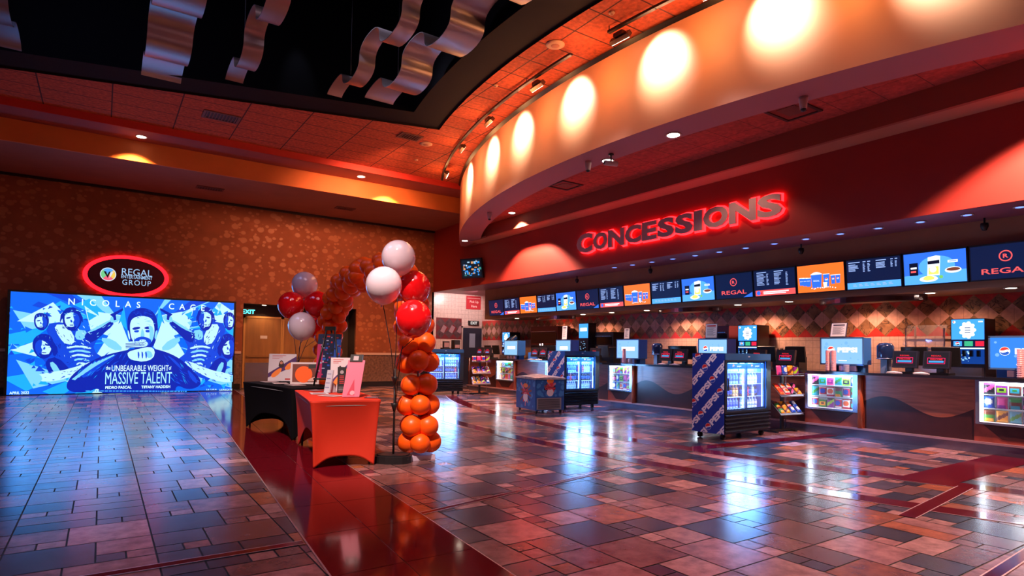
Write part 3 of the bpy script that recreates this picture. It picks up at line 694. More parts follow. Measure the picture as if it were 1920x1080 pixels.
def strokes(x0, y0, x1, y1, n, ang, mi, lmin=14, lmax=46, wd=4):
    for k in range(n):
        x, y = rr.uniform(x0, x1), rr.uniform(y0, y1); l = rr.uniform(lmin, lmax); a = ang + rr.uniform(-.35, .35); w_ = rr.uniform(1, wd)
        pp([(x, y), (x + l * .5 * cos(a) - w_ * sin(a), y + l * .5 * sin(a) + w_ * cos(a)), (x + l * cos(a), y + l * sin(a)), (x + l * .5 * cos(a) + w_ * sin(a), y + l * .5 * sin(a) - w_ * cos(a))], mi, 0)
# side figures (generic people), mirrored left and right
def face(cx, cy, s, fl):
    def P(L): return [(cx + x * s * fl, cy + y * s) for x, y in L]
    pp(P([(-40, -55), (0, -72), (42, -52), (55, -8), (40, 40), (8, 66), (-30, 50), (-48, 5)]), 1)
    pp(P([(-34, -30), (6, -44), (34, -24), (40, 8), (26, 42), (2, 54), (-22, 40), (-36, 8)]), 4)
    pp(P([(-28, -12), (-4, -16), (-6, -8), (-26, -4)]), 1); pp(P([(10, -16), (30, -12), (28, -4), (10, -8)]), 1)
    pp(P([(-4, -4), (6, 12), (-2, 16), (-8, 8)]), 5); pp(P([(-12, 28), (10, 27), (6, 32), (-8, 32)]), 1, 0)
    pp(P([(8, -44), (36, -26), (42, 8), (28, 44), (4, 56), (12, 30), (6, 14), (14, 2), (8, -14)]), 5, 1); pp(P([(-40, -20), (-34, -46), (-10, -60), (20, -58), (40, -36), (30, -34), (6, -44), (-20, -38)]), 1, 1)
    pp(P([(-24, 36), (-6, 40), (10, 38), (26, 30), (10, 60), (-12, 56)]), 1, 1)
    for k_ in range(9): pp(P([(-38 + k_ * 9, -58), (-34 + k_ * 9, -38), (-37 + k_ * 9, -36)]), 3 if k_ % 2 else 1, 0)
for fl, mx in ((1, lambda x: x), (-1, lambda x: 1665 - x)):
    def Q(L): return [(mx(x), y) for x, y in L]
    pp(Q([(250, 560), (360, 540), (420, 590), (520, 600), (640, 540), (660, 560), (560, 640), (520, 720), (620, 790), (520, 860), (380, 800), (290, 690)]), 5)
    pp(Q([(300, 560), (380, 560), (430, 660), (380, 700), (330, 640)]), 4); pp(Q([(430, 590), (500, 600), (470, 660), (420, 650)]), 3)
    pp(Q([(470, 620), (540, 600), (645, 530), (660, 548), (560, 650), (500, 680)]), 1); pp(Q([(480, 618), (560, 590), (640, 535), (636, 528), (540, 580)]), 3)
    pp(Q([(628, 545), (640, 505), (690, 500), (700, 520), (672, 548)]), 3); pp(Q([(632, 498), (712, 458), (716, 470), (650, 512)]), 1, 0); pp(Q([(650, 505), (668, 498), (672, 530), (656, 534)]), 1, 0)
    pp(Q([(180, 690), (300, 640), (380, 690), (520, 690), (560, 780), (470, 900), (330, 870), (250, 800)]), 5)
    for k in range(6):
        y0 = 700 + k * 26; pp(Q([(370 + k * 14, y0), (450, y0 - 12), (520 - k * 4, y0 + 4), (510 - k * 4, y0 + 14), (440, y0), (376 + k * 14, y0 + 12)]), 4 if k % 2 == 0 else 3)
    pp(Q([(250, 780), (320, 760), (400, 850), (380, 900), (300, 900), (260, 850)]), 1); pp(Q([(270, 800), (300, 790), (350, 880), (310, 880)]), 3)
    pp(Q([(190, 880), (260, 860), (380, 840), (540, 780), (560, 800), (420, 880), (300, 916), (210, 915)]), 4); pp(Q([(185, 870), (225, 872), (235, 910), (200, 915)]), 3)
    face(mx(232), 545, .85, fl); face(mx(405), 530, 1.15, fl); pp(Q([(335, 560), (345, 480), (410, 455), (470, 500), (470, 560), (452, 500), (400, 478), (356, 510)]), 1)
    face(mx(245), 700, 1.2, -fl); pp(Q([(190, 660), (230, 628), (290, 650), (330, 720), (300, 770), (285, 700), (240, 655)]), 1)
    for (a0, b0, a1, b1, n_, ag, mi) in ((300, 560, 520, 690, 26, 1.0, 1), (300, 560, 520, 690, 14, .8, 4), (340, 690, 520, 860, 20, -.3, 1), (340, 690, 520, 860, 14, 1.1, 4), (200, 850, 420, 905, 16, -.25, 5), (480, 560, 640, 640, 12, -.6, 3), (210, 640, 290, 700, 12, .7, 5), (350, 470, 460, 510, 12, .2, 3), (300, 640, 340, 760, 10, 1.3, 1)):
        xx = sorted((mx(a0), mx(a1))); strokes(xx[0], b0, xx[1], b1, n_, ag * fl, mi, 8, 30, 3)
# central figure
pp([(365, 930), (420, 850), (560, 760), (700, 725), (830, 700), (960, 720), (1080, 770), (1170, 850), (1220, 900), (1215, 940), (1130, 965), (1050, 930), (1040, 992), (560, 992), (560, 950), (470, 985), (380, 975)], 1, 2)
for L in ([(430, 860), (560, 775), (690, 735), (600, 800), (480, 900)], [(1120, 830), (1180, 880), (1200, 930), (1150, 900)], [(980, 740), (1060, 790), (1100, 850), (1040, 800)]): pp(L, 5, 1)
strokes(420, 760, 720, 900, 26, -.75, 5, 20, 70, 4); strokes(940, 740, 1180, 920, 26, .7, 5, 20, 70, 4); strokes(430, 800, 640, 900, 14, -.8, 2, 20, 60, 2); strokes(990, 770, 1160, 900, 12, .8, 2, 20, 60, 2)
for k in range(7): pp([(400 + k * 22, 900 - k * 16), (520 + k * 22, 800 - k * 9), (524 + k * 22, 806 - k * 9), (420 + k * 22, 905 - k * 16)], 3, 0)
pp([(735, 560), (745, 500), (790, 462), (860, 458), (915, 490), (935, 560), (925, 640), (900, 700), (840, 730), (780, 712), (750, 660)], 1, 2)
pp([(752, 560), (770, 520), (830, 505), (895, 520), (912, 580), (905, 640), (880, 690), (830, 712), (785, 690), (758, 640)], 4, 2)
pp([(750, 610), (738, 590), (742, 640), (756, 660)], 4, 1); pp([(912, 610), (930, 590), (926, 640), (908, 660)], 3, 1)
pp([(768, 580), (818, 574), (818, 588), (772, 596)], 1, 1); pp([(846, 576), (896, 570), (892, 590), (846, 590)], 1, 1)
pp([(778, 598), (812, 594), (808, 610), (782, 610)], 5, 1); pp([(850, 594), (886, 594), (880, 610), (854, 610)], 5, 1)
pp([(870, 560), (905, 580), (905, 650), (870, 690), (880, 620)], 3, 1); pp([(826, 590), (838, 590), (848, 640), (818, 644)], 3, 1)
pp([(772, 660), (800, 640), (832, 634), (866, 642), (892, 660), (880, 700), (836, 716), (790, 700)], 5, 1); pp([(806, 658), (832, 652), (860, 658), (834, 668)], 4, 1)
pp([(758, 640), (790, 690), (830, 706), (878, 688), (908, 636), (915, 660), (885, 712), (830, 730), (780, 712), (752, 668)], 1, 1)
pp([(722, 668), (850, 660), (872, 680), (850, 700), (730, 706)], 4, 1)
for k in range(4): pp([(724, 676 + k * 9), (845, 672 + k * 9), (845, 675 + k * 9), (726, 680 + k * 9)], 1, 0)
strokes(765, 640, 900, 705, 60, 1.2, 5, 5, 14, 2); strokes(770, 470, 900, 520, 34, .25, 5, 10, 30, 2); strokes(765, 520, 900, 560, 10, 0, 3, 20, 50, 2)
pp([(735, 730), (800, 712), (880, 696), (912, 720), (900, 770), (840, 792), (760, 780), (738, 760)], 4, 1); pp([(838, 730), (880, 720), (900, 760), (860, 770)], 3, 1)
for k in range(3): pp([(800 + k * 24, 722), (812 + k * 24, 740), (806 + k * 24, 776), (800 + k * 24, 760)], 5, 1)
art.obj('printed_picture', PC, LB)
zt_ = Z[0] + .001
def ptext(s, x, y, hpx, wpx, m, bold=.0, spacing=1.0, nm='lettering'):
    c = pc(x, y); b = B(); b.text(s, FP, hpx / 650 * H_ * 1.04, 0, bold, wpx / 1410 * W_, z=zt_, at=c, spacing=spacing); b.obj(nm, m, LB)
PW = glow('poster_text', (.62, .93, 1.0), 1.3)
ptext('NICOLAS   CAGE', 820, 440, 40, 860, PW, .01, 2.2)
ptext('the', 616, 828, 24, 28, PW); ptext('UNBEARABLE WEIGHT', 818, 830, 38, 360, PW, .0); ptext('of', 1008, 828, 24, 16, PW)
ptext('MASSIVE TALENT', 808, 890, 76, 420, glow('poster_text2', (.35, .75, .98), 1.2), 0.0)
ptext('PEDRO PASCAL', 677, 948, 18, 160, PW, .02); ptext('TIFFANY HADDISH', 913, 944, 18, 186, PW, .02)
ptext('A UNIQUE MOTION PICTURE PRESENTATION PRODUCED BY THE FILMMAKERS DIRECTED BY THE WRITERS', 750, 970, 9, 520, glow('poster_text3', (.05, .35, .9), 1), 0) if False else None
ptext('APRIL 2022', 112, 982, 16, 104, PW, .01); ptext('LIONSGATE', 1395, 960, 14, 92, PW, 0); ptext('SATURN', 1290, 959, 10, 70, PW, 0, 1.5)
b = B(); rr = random.Random(2); x = 480
while x < 1120:
    l = rr.uniform(6, 26); p = pc(x, 974); b.rect(p[0], p[1], p[0] + l * .0036, p[1] + .03, 0, FP, zt_); x += l + 5
b.obj('credit_lines', glow('poster_text3', (.05, .35, .9), 1), LB)

# ================================================================ MENU SCREENS
MB_ = glow('menu_navy', (.003, .010, .050), 1.0); MBLUE = glow('menu_blue', (.03, .16, .85), 1.1); MTXT = glow('menu_text', (.35, .50, .95), 1.0); MORG = glow('menu_orange', (1.0, .16, .02), 1.2)
MPINK = glow('menu_coral', (1, .10, .10), 1.1); MWH = glow('menu_white', (.8, .88, 1), 1.25); MCYAN = glow('menu_sky', (.08, .35, 1), 1.3); MYEL = glow('menu_yellow', (1, .75, .15), 1.1); MBR = glow('menu_brown', (.25, .06, .03), .8); MGR = glow('menu_green', (.2, .6, .15), 1); MRED = glow('menu_red', (.9, .02, .03), 1.1); MDK = glow('menu_dark', (.002, .004, .02), 1)
MATS = [MB_, MBLUE, MTXT, MORG, MPINK, MWH, MCYAN, MYEL, MBR, MGR, MRED, MDK]
def globe(b, cx, cy, r, F, z, red, white, blue):
    b.poly(circle(cx, cy, r, 28), white, F, z)
    top = [(cx + r * .93 * cos(a), cy + r * .93 * sin(a)) for a in [radians(20 + i * 12.5) for i in range(13)]] + [(cx - r * .5, cy + r * .12), (cx - r * .1, cy + r * .18), (cx + r * .4, cy + r * .36)]
    b.poly(top, red, F, z + .0006)
    bot = [(cx + r * .93 * cos(a), cy + r * .93 * sin(a)) for a in [radians(190 + i * 12.5) for i in range(13)]] + [(cx + r * .5, cy - r * .05), (cx + r * .1, cy - r * .25), (cx - r * .4, cy - r * .38)]
    b.poly(bot, blue, F, z + .0006)
SW, SH = .930, .535
def screen(kind, y, idx, label):
    """one hanging menu screen; local x runs along the wall to the right, y up"""
    t = thing('menu_screen', label, 'menu screen', (11.285, y, 2.555), group=None)
    F = FR((0, 0, 0), (0, -1, 0), (-.10, 0, 1))
    B().box(0, 0, -.06, SW, SH + .03, 0, 0, F).obj('casing', BLK, t)
    b = B(); z = .002; x0, x1, y0, y1 = .018, SW - .018, .02, SH + .005
    rr = random.Random(idx)
    if kind == 'logo':
        b.rect(x0, y0, x1, y1, 0, F, z); b.poly([(x1 - .22, y0), (x1, y0), (x1, y0 + .1)], 1, F, z + .001)
        b.text('REGAL', F, .085, 4, .012, .62, z=z + .002, at=(SW / 2, .14)); A = circle(SW / 2, .36, .085, 24); C = circle(SW / 2, .36, .068, 24)
        for i in range(24): j = (i + 1) % 24; b.poly([A[i], A[j], C[j], C[i]], 4, F, z + .002)
        b.text('R', F, .062, 4, .03, .066, z=z + .002, at=(SW / 2, .36))
    elif kind in ('menu', 'menu2'):
        b.rect(x0, y0, x1, y1, 0, F, z)
        cols = ((.08, .22, 9), (.30, .055, 9), (.47, .2, 9), (.72, .055, 10)) if kind == 'menu' else ((.05, .2, 6), (.30, .05, 7), (.38, .05, 7), (.52, .17, 5), (.76, .04, 5), (.83, .04, 5))
        for cx, cw, n in cols:
            if kind == 'menu2' or cw > .1: b.rect(cx, y1 - .05, cx + cw, y1 - .035, 2, F, z + .001)
            for k in range(n): yy = y1 - .075 - k * (.027 if kind == 'menu' else .022); b.rect(cx, yy - .012, cx + cw * rr.uniform(.5, .95), yy, 2, F, z + .001)
        if kind == 'menu':
            b.rect(x0 + .02, y0, x1, y0 + .115, 4, F, z + .001); b.rect(x0 + .2, y0 + .06, x1 - .14, y0 + .085, 5, F, z + .002); b.rect(x0 + .2, y0 + .03, x1 - .2, y0 + .048, 5, F, z + .002); b.poly(circle(x0 + .09, y0 + .06, .045, 16), 1, F, z + .002); b.poly(circle(x0 + .15, y0 + .055, .02, 12), 10, F, z + .003)
        else:
            b.rect(x0, y0, x1, y0 + .115, 6, F, z + .001)
            for k in range(7): b.rect(x0 + .1 + k * .1, y0 + .045, x0 + .17 + k * .1, y0 + .058, 2, F, z + .002); b.rect(x0 + .1 + k * .1, y0 + .07, x0 + .15 + k * .1, y0 + .083, 2, F, z + .002)
    elif kind == 'popcorn':
        b.rect(x0, y0, x1, y1, 3, F, z)
        def cup(cx, yb, wt, wb, hh, mi, zz, logo=True):
            b.poly([(cx - wb / 2, yb), (cx + wb / 2, yb), (cx + wt / 2, yb + hh), (cx - wt / 2, yb + hh)], mi, F, zz); b.poly([(cx - wt / 2 - .004, yb + hh - .012), (cx + wt / 2 + .004, yb + hh - .012), (cx + wt / 2 + .004, yb + hh), (cx - wt / 2 - .004, yb + hh)], 5, F, zz + .0003)
            if logo: globe(b, cx, yb + hh * .55, wb * .32, F, zz + .0004, 10, 5, 6)
        for k, cx in enumerate((.10, .17, .24)): cup(cx, .16 - .015 * k, .10, .08, .15 + .01 * k, 1, z + .001 + k * .0006, False); b.text('REGAL', F, .02, 5, .0, .06, z=z + .0014 + k * .0006, at=(cx, .24))
        for k, cx in enumerate((.80, .71)): cup(cx, .16 - .01 * k, .085, .065, .16 + .01 * k, 1, z + .001 + k * .0008)
        cup(.585, .11, .12, .09, .24, 1, z + .003)
        b.poly(smooth([(.28, .34), (.30, .37), (.34, .39), (.39, .40), (.44, .39), (.49, .37), (.51, .34)], 1), 5, F, z + .0035); cup(.395, .10, .22, .17, .26, 1, z + .004, False); b.text('REGAL', F, .03, 5, .0, .12, z=z + .0045, at=(.395, .23))
        cup(.56, .09, .075, .055, .10, 5, z + .005, False)
        for k in range(12): b.poly(circle(.30 + .04 * k + rr.uniform(-.01, .01), .085 + rr.uniform(-.01, .02), .012, 7), 5, F, z + .006)
    else:
        b.rect(x0, y0, x1, y1, 1, F, z); b.poly([(x0, y0), (x1, y0), (x1, .22), (x0, .17)], 6, F, z + .0006); b.poly(circle(.5, .30, .26, 28, .17), 6, F, z + .0008)
        b.rect(.10, .17, .23, .38, 11, F, z + .0015); b.rect(.12, .28, .21, .31, 5, F, z + .002); b.rect(.12, .22, .2, .25, 4, F, z + .002)
        b.poly([(.36, .15), (.54, .15), (.56, .46), (.50, .475), (.38, .455)], 5, F, z + .0015); b.poly([(.375, .34), (.545, .34), (.545, .40), (.375, .39)], 11, F, z + .002); b.poly([(.38, .17), (.53, .17), (.53, .3), (.39, .28)], 7, F, z + .002); b.poly(circle(.45, .25, .05, 12), 5, F, z + .0025)
        b.poly(circle(.38, .10, .135, 24, .05), 5, F, z + .003); b.poly(smooth([(.29, .09), (.32, .14), (.38, .155), (.44, .14), (.48, .10), (.38, .07)], 1), 7, F, z + .0035)
        b.poly(circle(.73, .22, .115, 24, .05), 5, F, z + .002); b.poly(circle(.735, .23, .095, 20, .028), 8, F, z + .003)
        b.rect(.66, .34, .80, .38, 5, F, z + .002); b.rect(.68, .35, .78, .37, 2, F, z + .0025)
        b.poly(circle(.56, .12, .03, 10), 9, F, z + .003)
    b.obj('display', MATS, t); return t
kinds = ['logo', 'menu', 'popcorn', 'menu2', 'food']
desc = {'logo': 'dark menu screen with coral ringed R', 'menu': 'navy price list screen with coral strip', 'popcorn': 'orange menu screen of popcorn and cups', 'menu2': 'navy price list screen with blue strip', 'food': 'bright blue menu screen of snack food'}
where = ['in the farthest group of five', 'in the second group from the left', 'in the third group from the left', 'at the right edge of the picture']
for k in range(20):
    y = 18.02 - k * .950
    if y < 1.2: break
    screen(kinds[k % 5], y, k, desc[kinds[k % 5]] + ' ' + where[k // 5])
# curved metal hoods and small lights under the bulkhead
for y, lb in ((5.55, 'curved polished hood edge under the menu row near the right'), (9.75, 'curved polished hood edge under the middle of the menu row'), (15.0, 'curved polished hood edge under the far left of the menu row')):
    t = thing('extractor_hood', lb, 'extractor hood', (11.9, y, 2.46))
    B().prism([(-.42 * cos(a), .95 * sin(a)) for a in [pi * i / 24 - pi / 2 for i in range(25)]], -.10, 0, 0).obj('hood_rim', mat('polished_dark_steel', (.35, .28, .3), .15, metal=1), t)
    B().prism([(-.36 * cos(a) + .02, .85 * sin(a)) for a in [pi * i / 24 - pi / 2 for i in range(25)]], -.106, -.10, 0).obj('filter_panel', BLK, t)
for k, y in enumerate((3.35, 4.45, 7.0, 8.2, 10.9, 12.2, 13.4, 16.8)):
    downlight('slim white light under the menu bulkhead, number %s from the right' % ['first', 'second', 'third', 'fourth', 'fifth', 'sixth', 'seventh', 'last'][k], 11.62, y, 2.46, .07, 10)

# ================================================================ CONCESSION COUNTERS
WOOD = mat('red_brown_veneer', (.30, .085, .045), .32, noise=.3, nscale=5, stretch=(1, .5, 6), coat=.2)
DWOOD = mat('dark_plum_veneer', (.045, .012, .012), .35, noise=.2, nscale=5)
POST = mat('orange_brown_post', (.42, .09, .035), .3, coat=.3); KICK = mat('steel_kick_plate', (.22, .24, .34), .22, metal=.85); KTOP = mat('kick_ledge', (.5, .32, .34), .3, metal=.5)
GRAN = mat('black_worktop', (.018, .02, .03), .12, coat=.3); FRM = mat('case_frame_steel', (.35, .45, .62), .25, metal=.8)
CASEW = mat('white_case_liner', (.85, .88, .92), .5); TUBE = glow('case_tube', (.82, .93, 1.0), 14)
GLASS = mat('clear_pane', (.9, .95, 1), .03, alpha=.06, spec=.6); WTUBE = glow('cool_tube', (.35, .62, 1.0), 12)
XC = 10.40
UN = {0: 'nearest the right edge', 1: 'behind the large blue patterned cooler', 2: 'right of the middle cooler', 3: 'hidden behind the middle cooler', 4: 'at the far left beside the snack stand'}
def counter_unit(y0, y1, label):
    t = thing('counter_unit', label, 'counter', (XC, y0, 0)); L = y1 - y0
    B().box(.06, 0, .15, .62, L, 1.05).obj('body', DWOOD, t)
    F = FR((.055, L, .17), (0, -1, 0), (0, 0, 1)); n = 40
    def wave(u): return .42 + .13 * sin(2 * pi * (u / L) * 1.0 + .25) if L > .6 else .45
    up = [(L * i / n, wave(L * i / n)) for i in range(n + 1)]
    for i in range(n): pass
    b = B(); b.prism([(0, .88)] + up + [(L, .88)], 0, .012, 0, F); b.obj('upper_wave_panel', WOOD, t)
    b = B(); b.prism([(0, 0), (L, 0)] + up[::-1], 0, .008, 0, F); b.obj('lower_wave_panel', DWOOD, t)
    b = B(); b.box(0, 0, 0, .08, L, .14, 0); b.box(-.02, 0, .14, .08, L, .17, 1); b.obj('kick_plate', [KICK, KTOP], t)
    return t
SNACK = {}
def snack_mesh(kind, ci):
    k = (kind, ci)
    if k in SNACK: return SNACK[k]
    cols = ['#c8102e', '#f0a010', '#2a8a2e', '#1c50c0', '#8a1a8c', '#e04890', '#e8e4dc', '#20a0b8', '#6a2c14', '#e86018', '#101018', '#9ad020']
    m = [mat('wrap_%d' % ci, cols[ci % 12], .3), mat('wrap_%d' % ((ci * 5 + 3) % 12), cols[(ci * 5 + 3) % 12], .3), mat('wrap_%d' % ((ci * 7 + 6) % 12), cols[(ci * 7 + 6) % 12], .3)]
    b = B()
    if kind == 'bag':
        W, Hh, D = .065, .165, .028; nx, nz = 8, 10; V = []
        for s in (-1, 1):
            for j in range(nz + 1):
                for i in range(nx + 1):
                    u = i / nx * 2 - 1; v = j / nz * 2 - 1
                    d = D * (max(0, 1 - u ** 4) * max(0, 1 - v ** 6)) ** .6
                    V.append((u * W * (1 - .06 * (1 - v * v)), s * d, (v + 1) / 2 * Hh))
        N = (nx + 1) * (nz + 1); Fc = []
        for s in range(2):
            for j in range(nz):
                for i in range(nx):
                    a = s * N + j * (nx + 1) + i; q = (a, a + 1, a + nx + 2, a + nx + 1); Fc.append(q if s == 0 else q[::-1])
        b.add(V, Fc, 0, None, True)
        for q, f in enumerate(b.f):
            z = sum(b.v[i][2] for i in f) / 4; x = abs(sum(b.v[i][0] for i in f) / 4)
            xs = sum(b.v[i][0] for i in f) / 4; b.m[q] = (1 if ((xs + .0) / .045) ** 2 + ((z - .55 * Hh) / (.24 * Hh)) ** 2 < 1 else (2 if z < .25 * Hh or z > .9 * Hh else 0)) if ci % 3 == 0 else ((1 if abs(z / Hh - .5 - xs * 4) < .16 else (2 if z > .82 * Hh else 0)) if ci % 3 == 1 else (2 if z > .62 * Hh else (1 if z < .3 * Hh and abs(xs) < .05 else 0)))
    elif kind == 'box':
        b.box(-.075, -.02, 0, .075, .03, .085, 0); b.box(-.06, -.022, .02, .06, -.0195, .065, 1); b.box(-.03, -.024, .035, .03, -.0215, .055, 2)
    elif kind == 'bar':
        b.box(-.022, -.075, 0, .022, .075, .018, 0); b.box(-.0225, -.04, .002, .0225, .04, .0185, 1); b.box(-.012, -.02, .018, .012, .02, .0192, 2)
    o = b.obj('snack_packet', m); COL.objects.unlink(o); SNACK[k] = o.data; return o.data
CN = ['red', 'amber', 'green', 'blue', 'purple', 'pink', 'white', 'teal', 'brown', 'orange', 'black', 'lime']
ORD = ['first', 'second', 'third', 'fourth', 'fifth', 'sixth', 'seventh', 'eighth', 'ninth', 'tenth', 'eleventh', 'twelfth']
def put_snack(kind, ci, loc, rz, label, group, rx=0.0, sc=1.0):
    o = bpy.data.objects.new({'bag': 'snack_bag', 'box': 'candy_box', 'bar': 'candy_bar'}[kind], snack_mesh(kind, ci)); COL.objects.link(o)
    o.location = loc; o.rotation_euler = (rx, 0, rz); o.scale = sc if isinstance(sc, tuple) else (sc, sc, sc)
    tag(o, label, {'bag': 'snack bag', 'box': 'candy box', 'bar': 'candy bar'}[kind], group)
def display_case(y0, y1, label, short, stock, seed):
    """lit glass case set in the counter front, local y runs away from the camera"""
    t = thing('display_case', label, 'display case', (XC, y0, 0)); L = y1 - y0; zb, zt2 = .45, 1.04
    a, c = .10, L - .05
    b = B(); b.box(.03, 0, .17, .62, L, zb, 0); b.box(.42, 0, zb, .62, L, 1.05, 0); b.box(.03, 0, zb, .42, a, 1.05, 0); b.box(.03, c, zb, .42, L, 1.05, 0)
    F = FR((.03, L, .17), (0, -1, 0), (0, 0, 1)); b.prism([(L * .08, .26), (L * .86, .26), (L * .62, .05), (L * .30, .05)], 0, .006, 1, F)
    b.obj('cabinet', [mat('red_brown_cabinet', (.26, .05, .03), .35, noise=.25, nscale=6), DWOOD], t)
    B().box(0, 0, 0, .1, L, .14, 0).box(-.02, 0, .14, .1, L, .17, 1).obj('kick_plate', [KICK, KTOP], t)
    B().lathe([(.045, .17), (.045, 1.05)], Matrix.Translation((.01, .045, 0)), 16).obj('corner_post', POST, t)
    b = B(); b.box(.405, a, zb, .42, c, zt2); b.box(.03, a, zb, .42, a + .006, zt2); b.box(.03, c - .006, zb, .42, c, zt2); b.box(.0, a, zb - .02, .42, c, zb + .005); b.box(.03, a, zt2, .42, c, zt2 + .01); b.obj('liner', CASEW, t)
    b = B(); fx = -.015; b.box(fx, a - .02, zb - .03, .03, a + .06, zt2 + .01); b.box(fx, c - .03, zb - .03, .03, c + .02, zt2 + .01); b.box(fx, a + .06, zb - .03, .03, c - .03, zb); b.box(fx, a + .06, zt2 - .015, .03, c - .03, zt2 + .01); b.obj('frame', FRM, t)
    for yy in (a + .075, c - .045): B().box(.04, yy - .012, zb + .01, .055, yy + .012, zt2 - .02).obj('light_tube', TUBE, t)
    B().box(.04, a + .1, zt2 - .03, .07, c - .07, zt2 - .012).obj('light_tube', TUBE, t)
    B().box(.005, a + .05, zb, .011, c - .02, zt2 - .01).obj('pane', GLASS, t)
    zs = [zb + .006, zb + .20, zb + .395]
    for z in zs[1:]: B().box(.07, a + .01, z - .012, .40, c - .01, z).obj('shelf', mat('white_shelf', (.7, .75, .8), .3), t)
    lamp('AREA', 'case_lamp', (XC + .2, (y0 + y1) / 2, zt2 - .02), 9, (.85, .93, 1), size=.3)
    rr = random.Random(seed); wy = c - a - .05
    if stock:
        for r_, z in enumerate(zs):
            n = stock
            for k in range(n):
                yy = y0 + c - .03 - (k + .5) * wy / n; ci = rr.randrange(12); kind = 'bag' if rr.random() < .72 else 'box'
                put_snack(kind, ci, (XC + .11, yy, z + .001), -pi / 2 + rr.uniform(-.2, .2), '%s %s, %s from left, %s shelf, display case %s' % (CN[ci], {'bag': 'snack bag', 'box': 'candy box'}[kind], ORD[k], ['bottom', 'middle', 'top'][r_], short), 'snacks in the case ' + short, sc=((.70 if kind == 'box' else .84) * (wy / n) / .116, .8, 1.5 if kind == 'box' else 1.0))
    return t
display_case(2.35, 3.45, 'lit snack display case in the counter, cut by the right edge of the picture', 'at the right edge', 6, 1)
counter_unit(1.2, 2.35, 'counter front beyond the right edge of the picture')
counter_unit(3.45, 4.97, 'brown counter front with a wave panel between the two brightest snack cases')
display_case(4.97, 5.98, 'lit snack display case in the counter beside the candy rack', 'by the candy rack', 6, 2)
counter_unit(5.98, 7.52, 'counter front hidden behind the large blue patterned cooler and candy rack')
display_case(7.52, 8.45, 'lit display case showing only a bright strip left of the big blue cooler', 'left of the big cooler', 6, 3)
counter_unit(8.45, 10.12, 'bluish wave-panelled counter front between the middle cooler and the big cooler')
display_case(10.12, 11.05, 'overexposed white display case just right of the middle cooler', 'right of the middle cooler', 6, 4)
counter_unit(11.05, 12.6, 'counter front hidden behind the middle cooler')
display_case(12.6, 13.6, 'lit display case showing a bright strip left of the freezer chest', 'behind the freezer chest', 6, 5)
counter_unit(13.6, 15.05, 'far blue-lit counter front left of the freezer chest')
display_case(15.05, 16.2, 'small bright white display case at the far left end of the counter', 'at the far left end', 6, 6)
counter_unit(16.2, 18.0, 'far left counter front behind the small candy stand')
o = B().box(10.30, 1.2, 1.05, 11.08, 18.0, 1.09).obj('counter_worktop', GRAN); tag(o, 'long black worktop running the whole length of the concession counter', 'worktop')
t = thing('back_counter', 'stainless back counter along the diamond-tiled wall behind the tills', 'counter', (11.78, 1.0, 0))
B().box(.03, 0, .08, .71, 17.6, .92).obj('body', mat('brushed_steel_front', (.25, .18, .18), .35, metal=.8), t); B().box(0, 0, .92, .71, 17.6, .96).obj('top', mat('brushed_steel_top', (.4, .32, .32), .25, metal=.9), t)

# ---------------- things on the counter
ZC = 1.09
ICE = glow('pepsi_sky_panel', (.03, .24, .85), 1.0); ICE2 = glow('pepsi_pale_panel', (.24, .50, .86), 1.1); LOGW = glow('logo_white', (1, 1, 1), 1.5); LOGR = glow('logo_red', (.9, .05, .04), 1.1); LOGB = glow('logo_blue', (.02, .12, .6), 1.0)
BLUEBOX = mat('blue_plastic_box', (.03, .16, .50), .35)
def dispenser(y, label, w_=.66, txt=True, pale=True, x=10.62, h0=.12, hh=.46):
    """lit drink sign box standing on the counter, face toward the lobby"""
    t = thing('drink_dispenser', label, 'drink dispenser', (x, y, ZC)); L = w_
    B().box(0, 0, h0, .30, L, h0 + hh).box(.10, .04, 0, .28, L - .04, h0).obj('housing', BLUEBOX, t)
    B().box(-.012, -.02, h0 - .01, 0, L + .02, h0 + .015).box(-.012, -.02, h0 + hh - .015, 0, L + .02, h0 + hh + .01).box(-.012, -.02, h0, 0, 0, h0 + hh).box(-.012, L, h0, 0, L + .02, h0 + hh).obj('frame', mat('blue_grey_frame', (.10, .24, .48), .3, metal=.4), t)
    F = FR((-.004, L, h0), (0, -1, 0), (0, 0, 1)); b = B(); b.rect(.0, .015, L, hh - .015, 0, F, 0); rr = random.Random(int(y * 10))
    for k in range(26): b.poly(circle(rr.uniform(.05, L - .05), rr.uniform(.06, hh - .06), rr.uniform(.008, .03), 9), rr.choice([0, 1]), F, .0006 + k * 1e-5)
    if txt:
        globe(b, .17, hh * .55, .062, F, .0015, 2, 3, 4); b.text('PEPSI', F, .085, 3, .05, .33, z=.002, at=(.45, hh * .55)); b.rect(.30, .06, .44, .075, 3, F, .0015)
    else: b.rect(.16, hh * .42, L - .12, hh * .62, 3, F, .0015)
    b.obj('lit_face', [ICE2 if pale else ICE, glow('ice_highlight', (.20, .48, .95), 1.0), LOGR, LOGW, LOGB], t)
    for k in range(3): B().box(-.03, .1 + k * .18, .01, .05, .2 + k * .18, .10).obj('drip_tray', mat('mauve_tray', (.3, .25, .4), .25, metal=.6), t)
    return t
dispenser(5.08, 'pale blue lit PEPSI box above the snack case by the candy rack', .70)
dispenser(2.55, 'sky blue lit PEPSI box at the right edge of the counter', .76, True, False)
dispenser(7.75, 'pale blue lit PEPSI box showing above the large blue cooler', .70)
dispenser(10.22, 'blue lit drink box above the white display case right of the middle cooler', .72, False)
dispenser(12.75, 'lit drink box showing above the end of the middle cooler', .62, False)
dispenser(15.3, 'lit blue drink box on the far left end of the counter', .72, False)
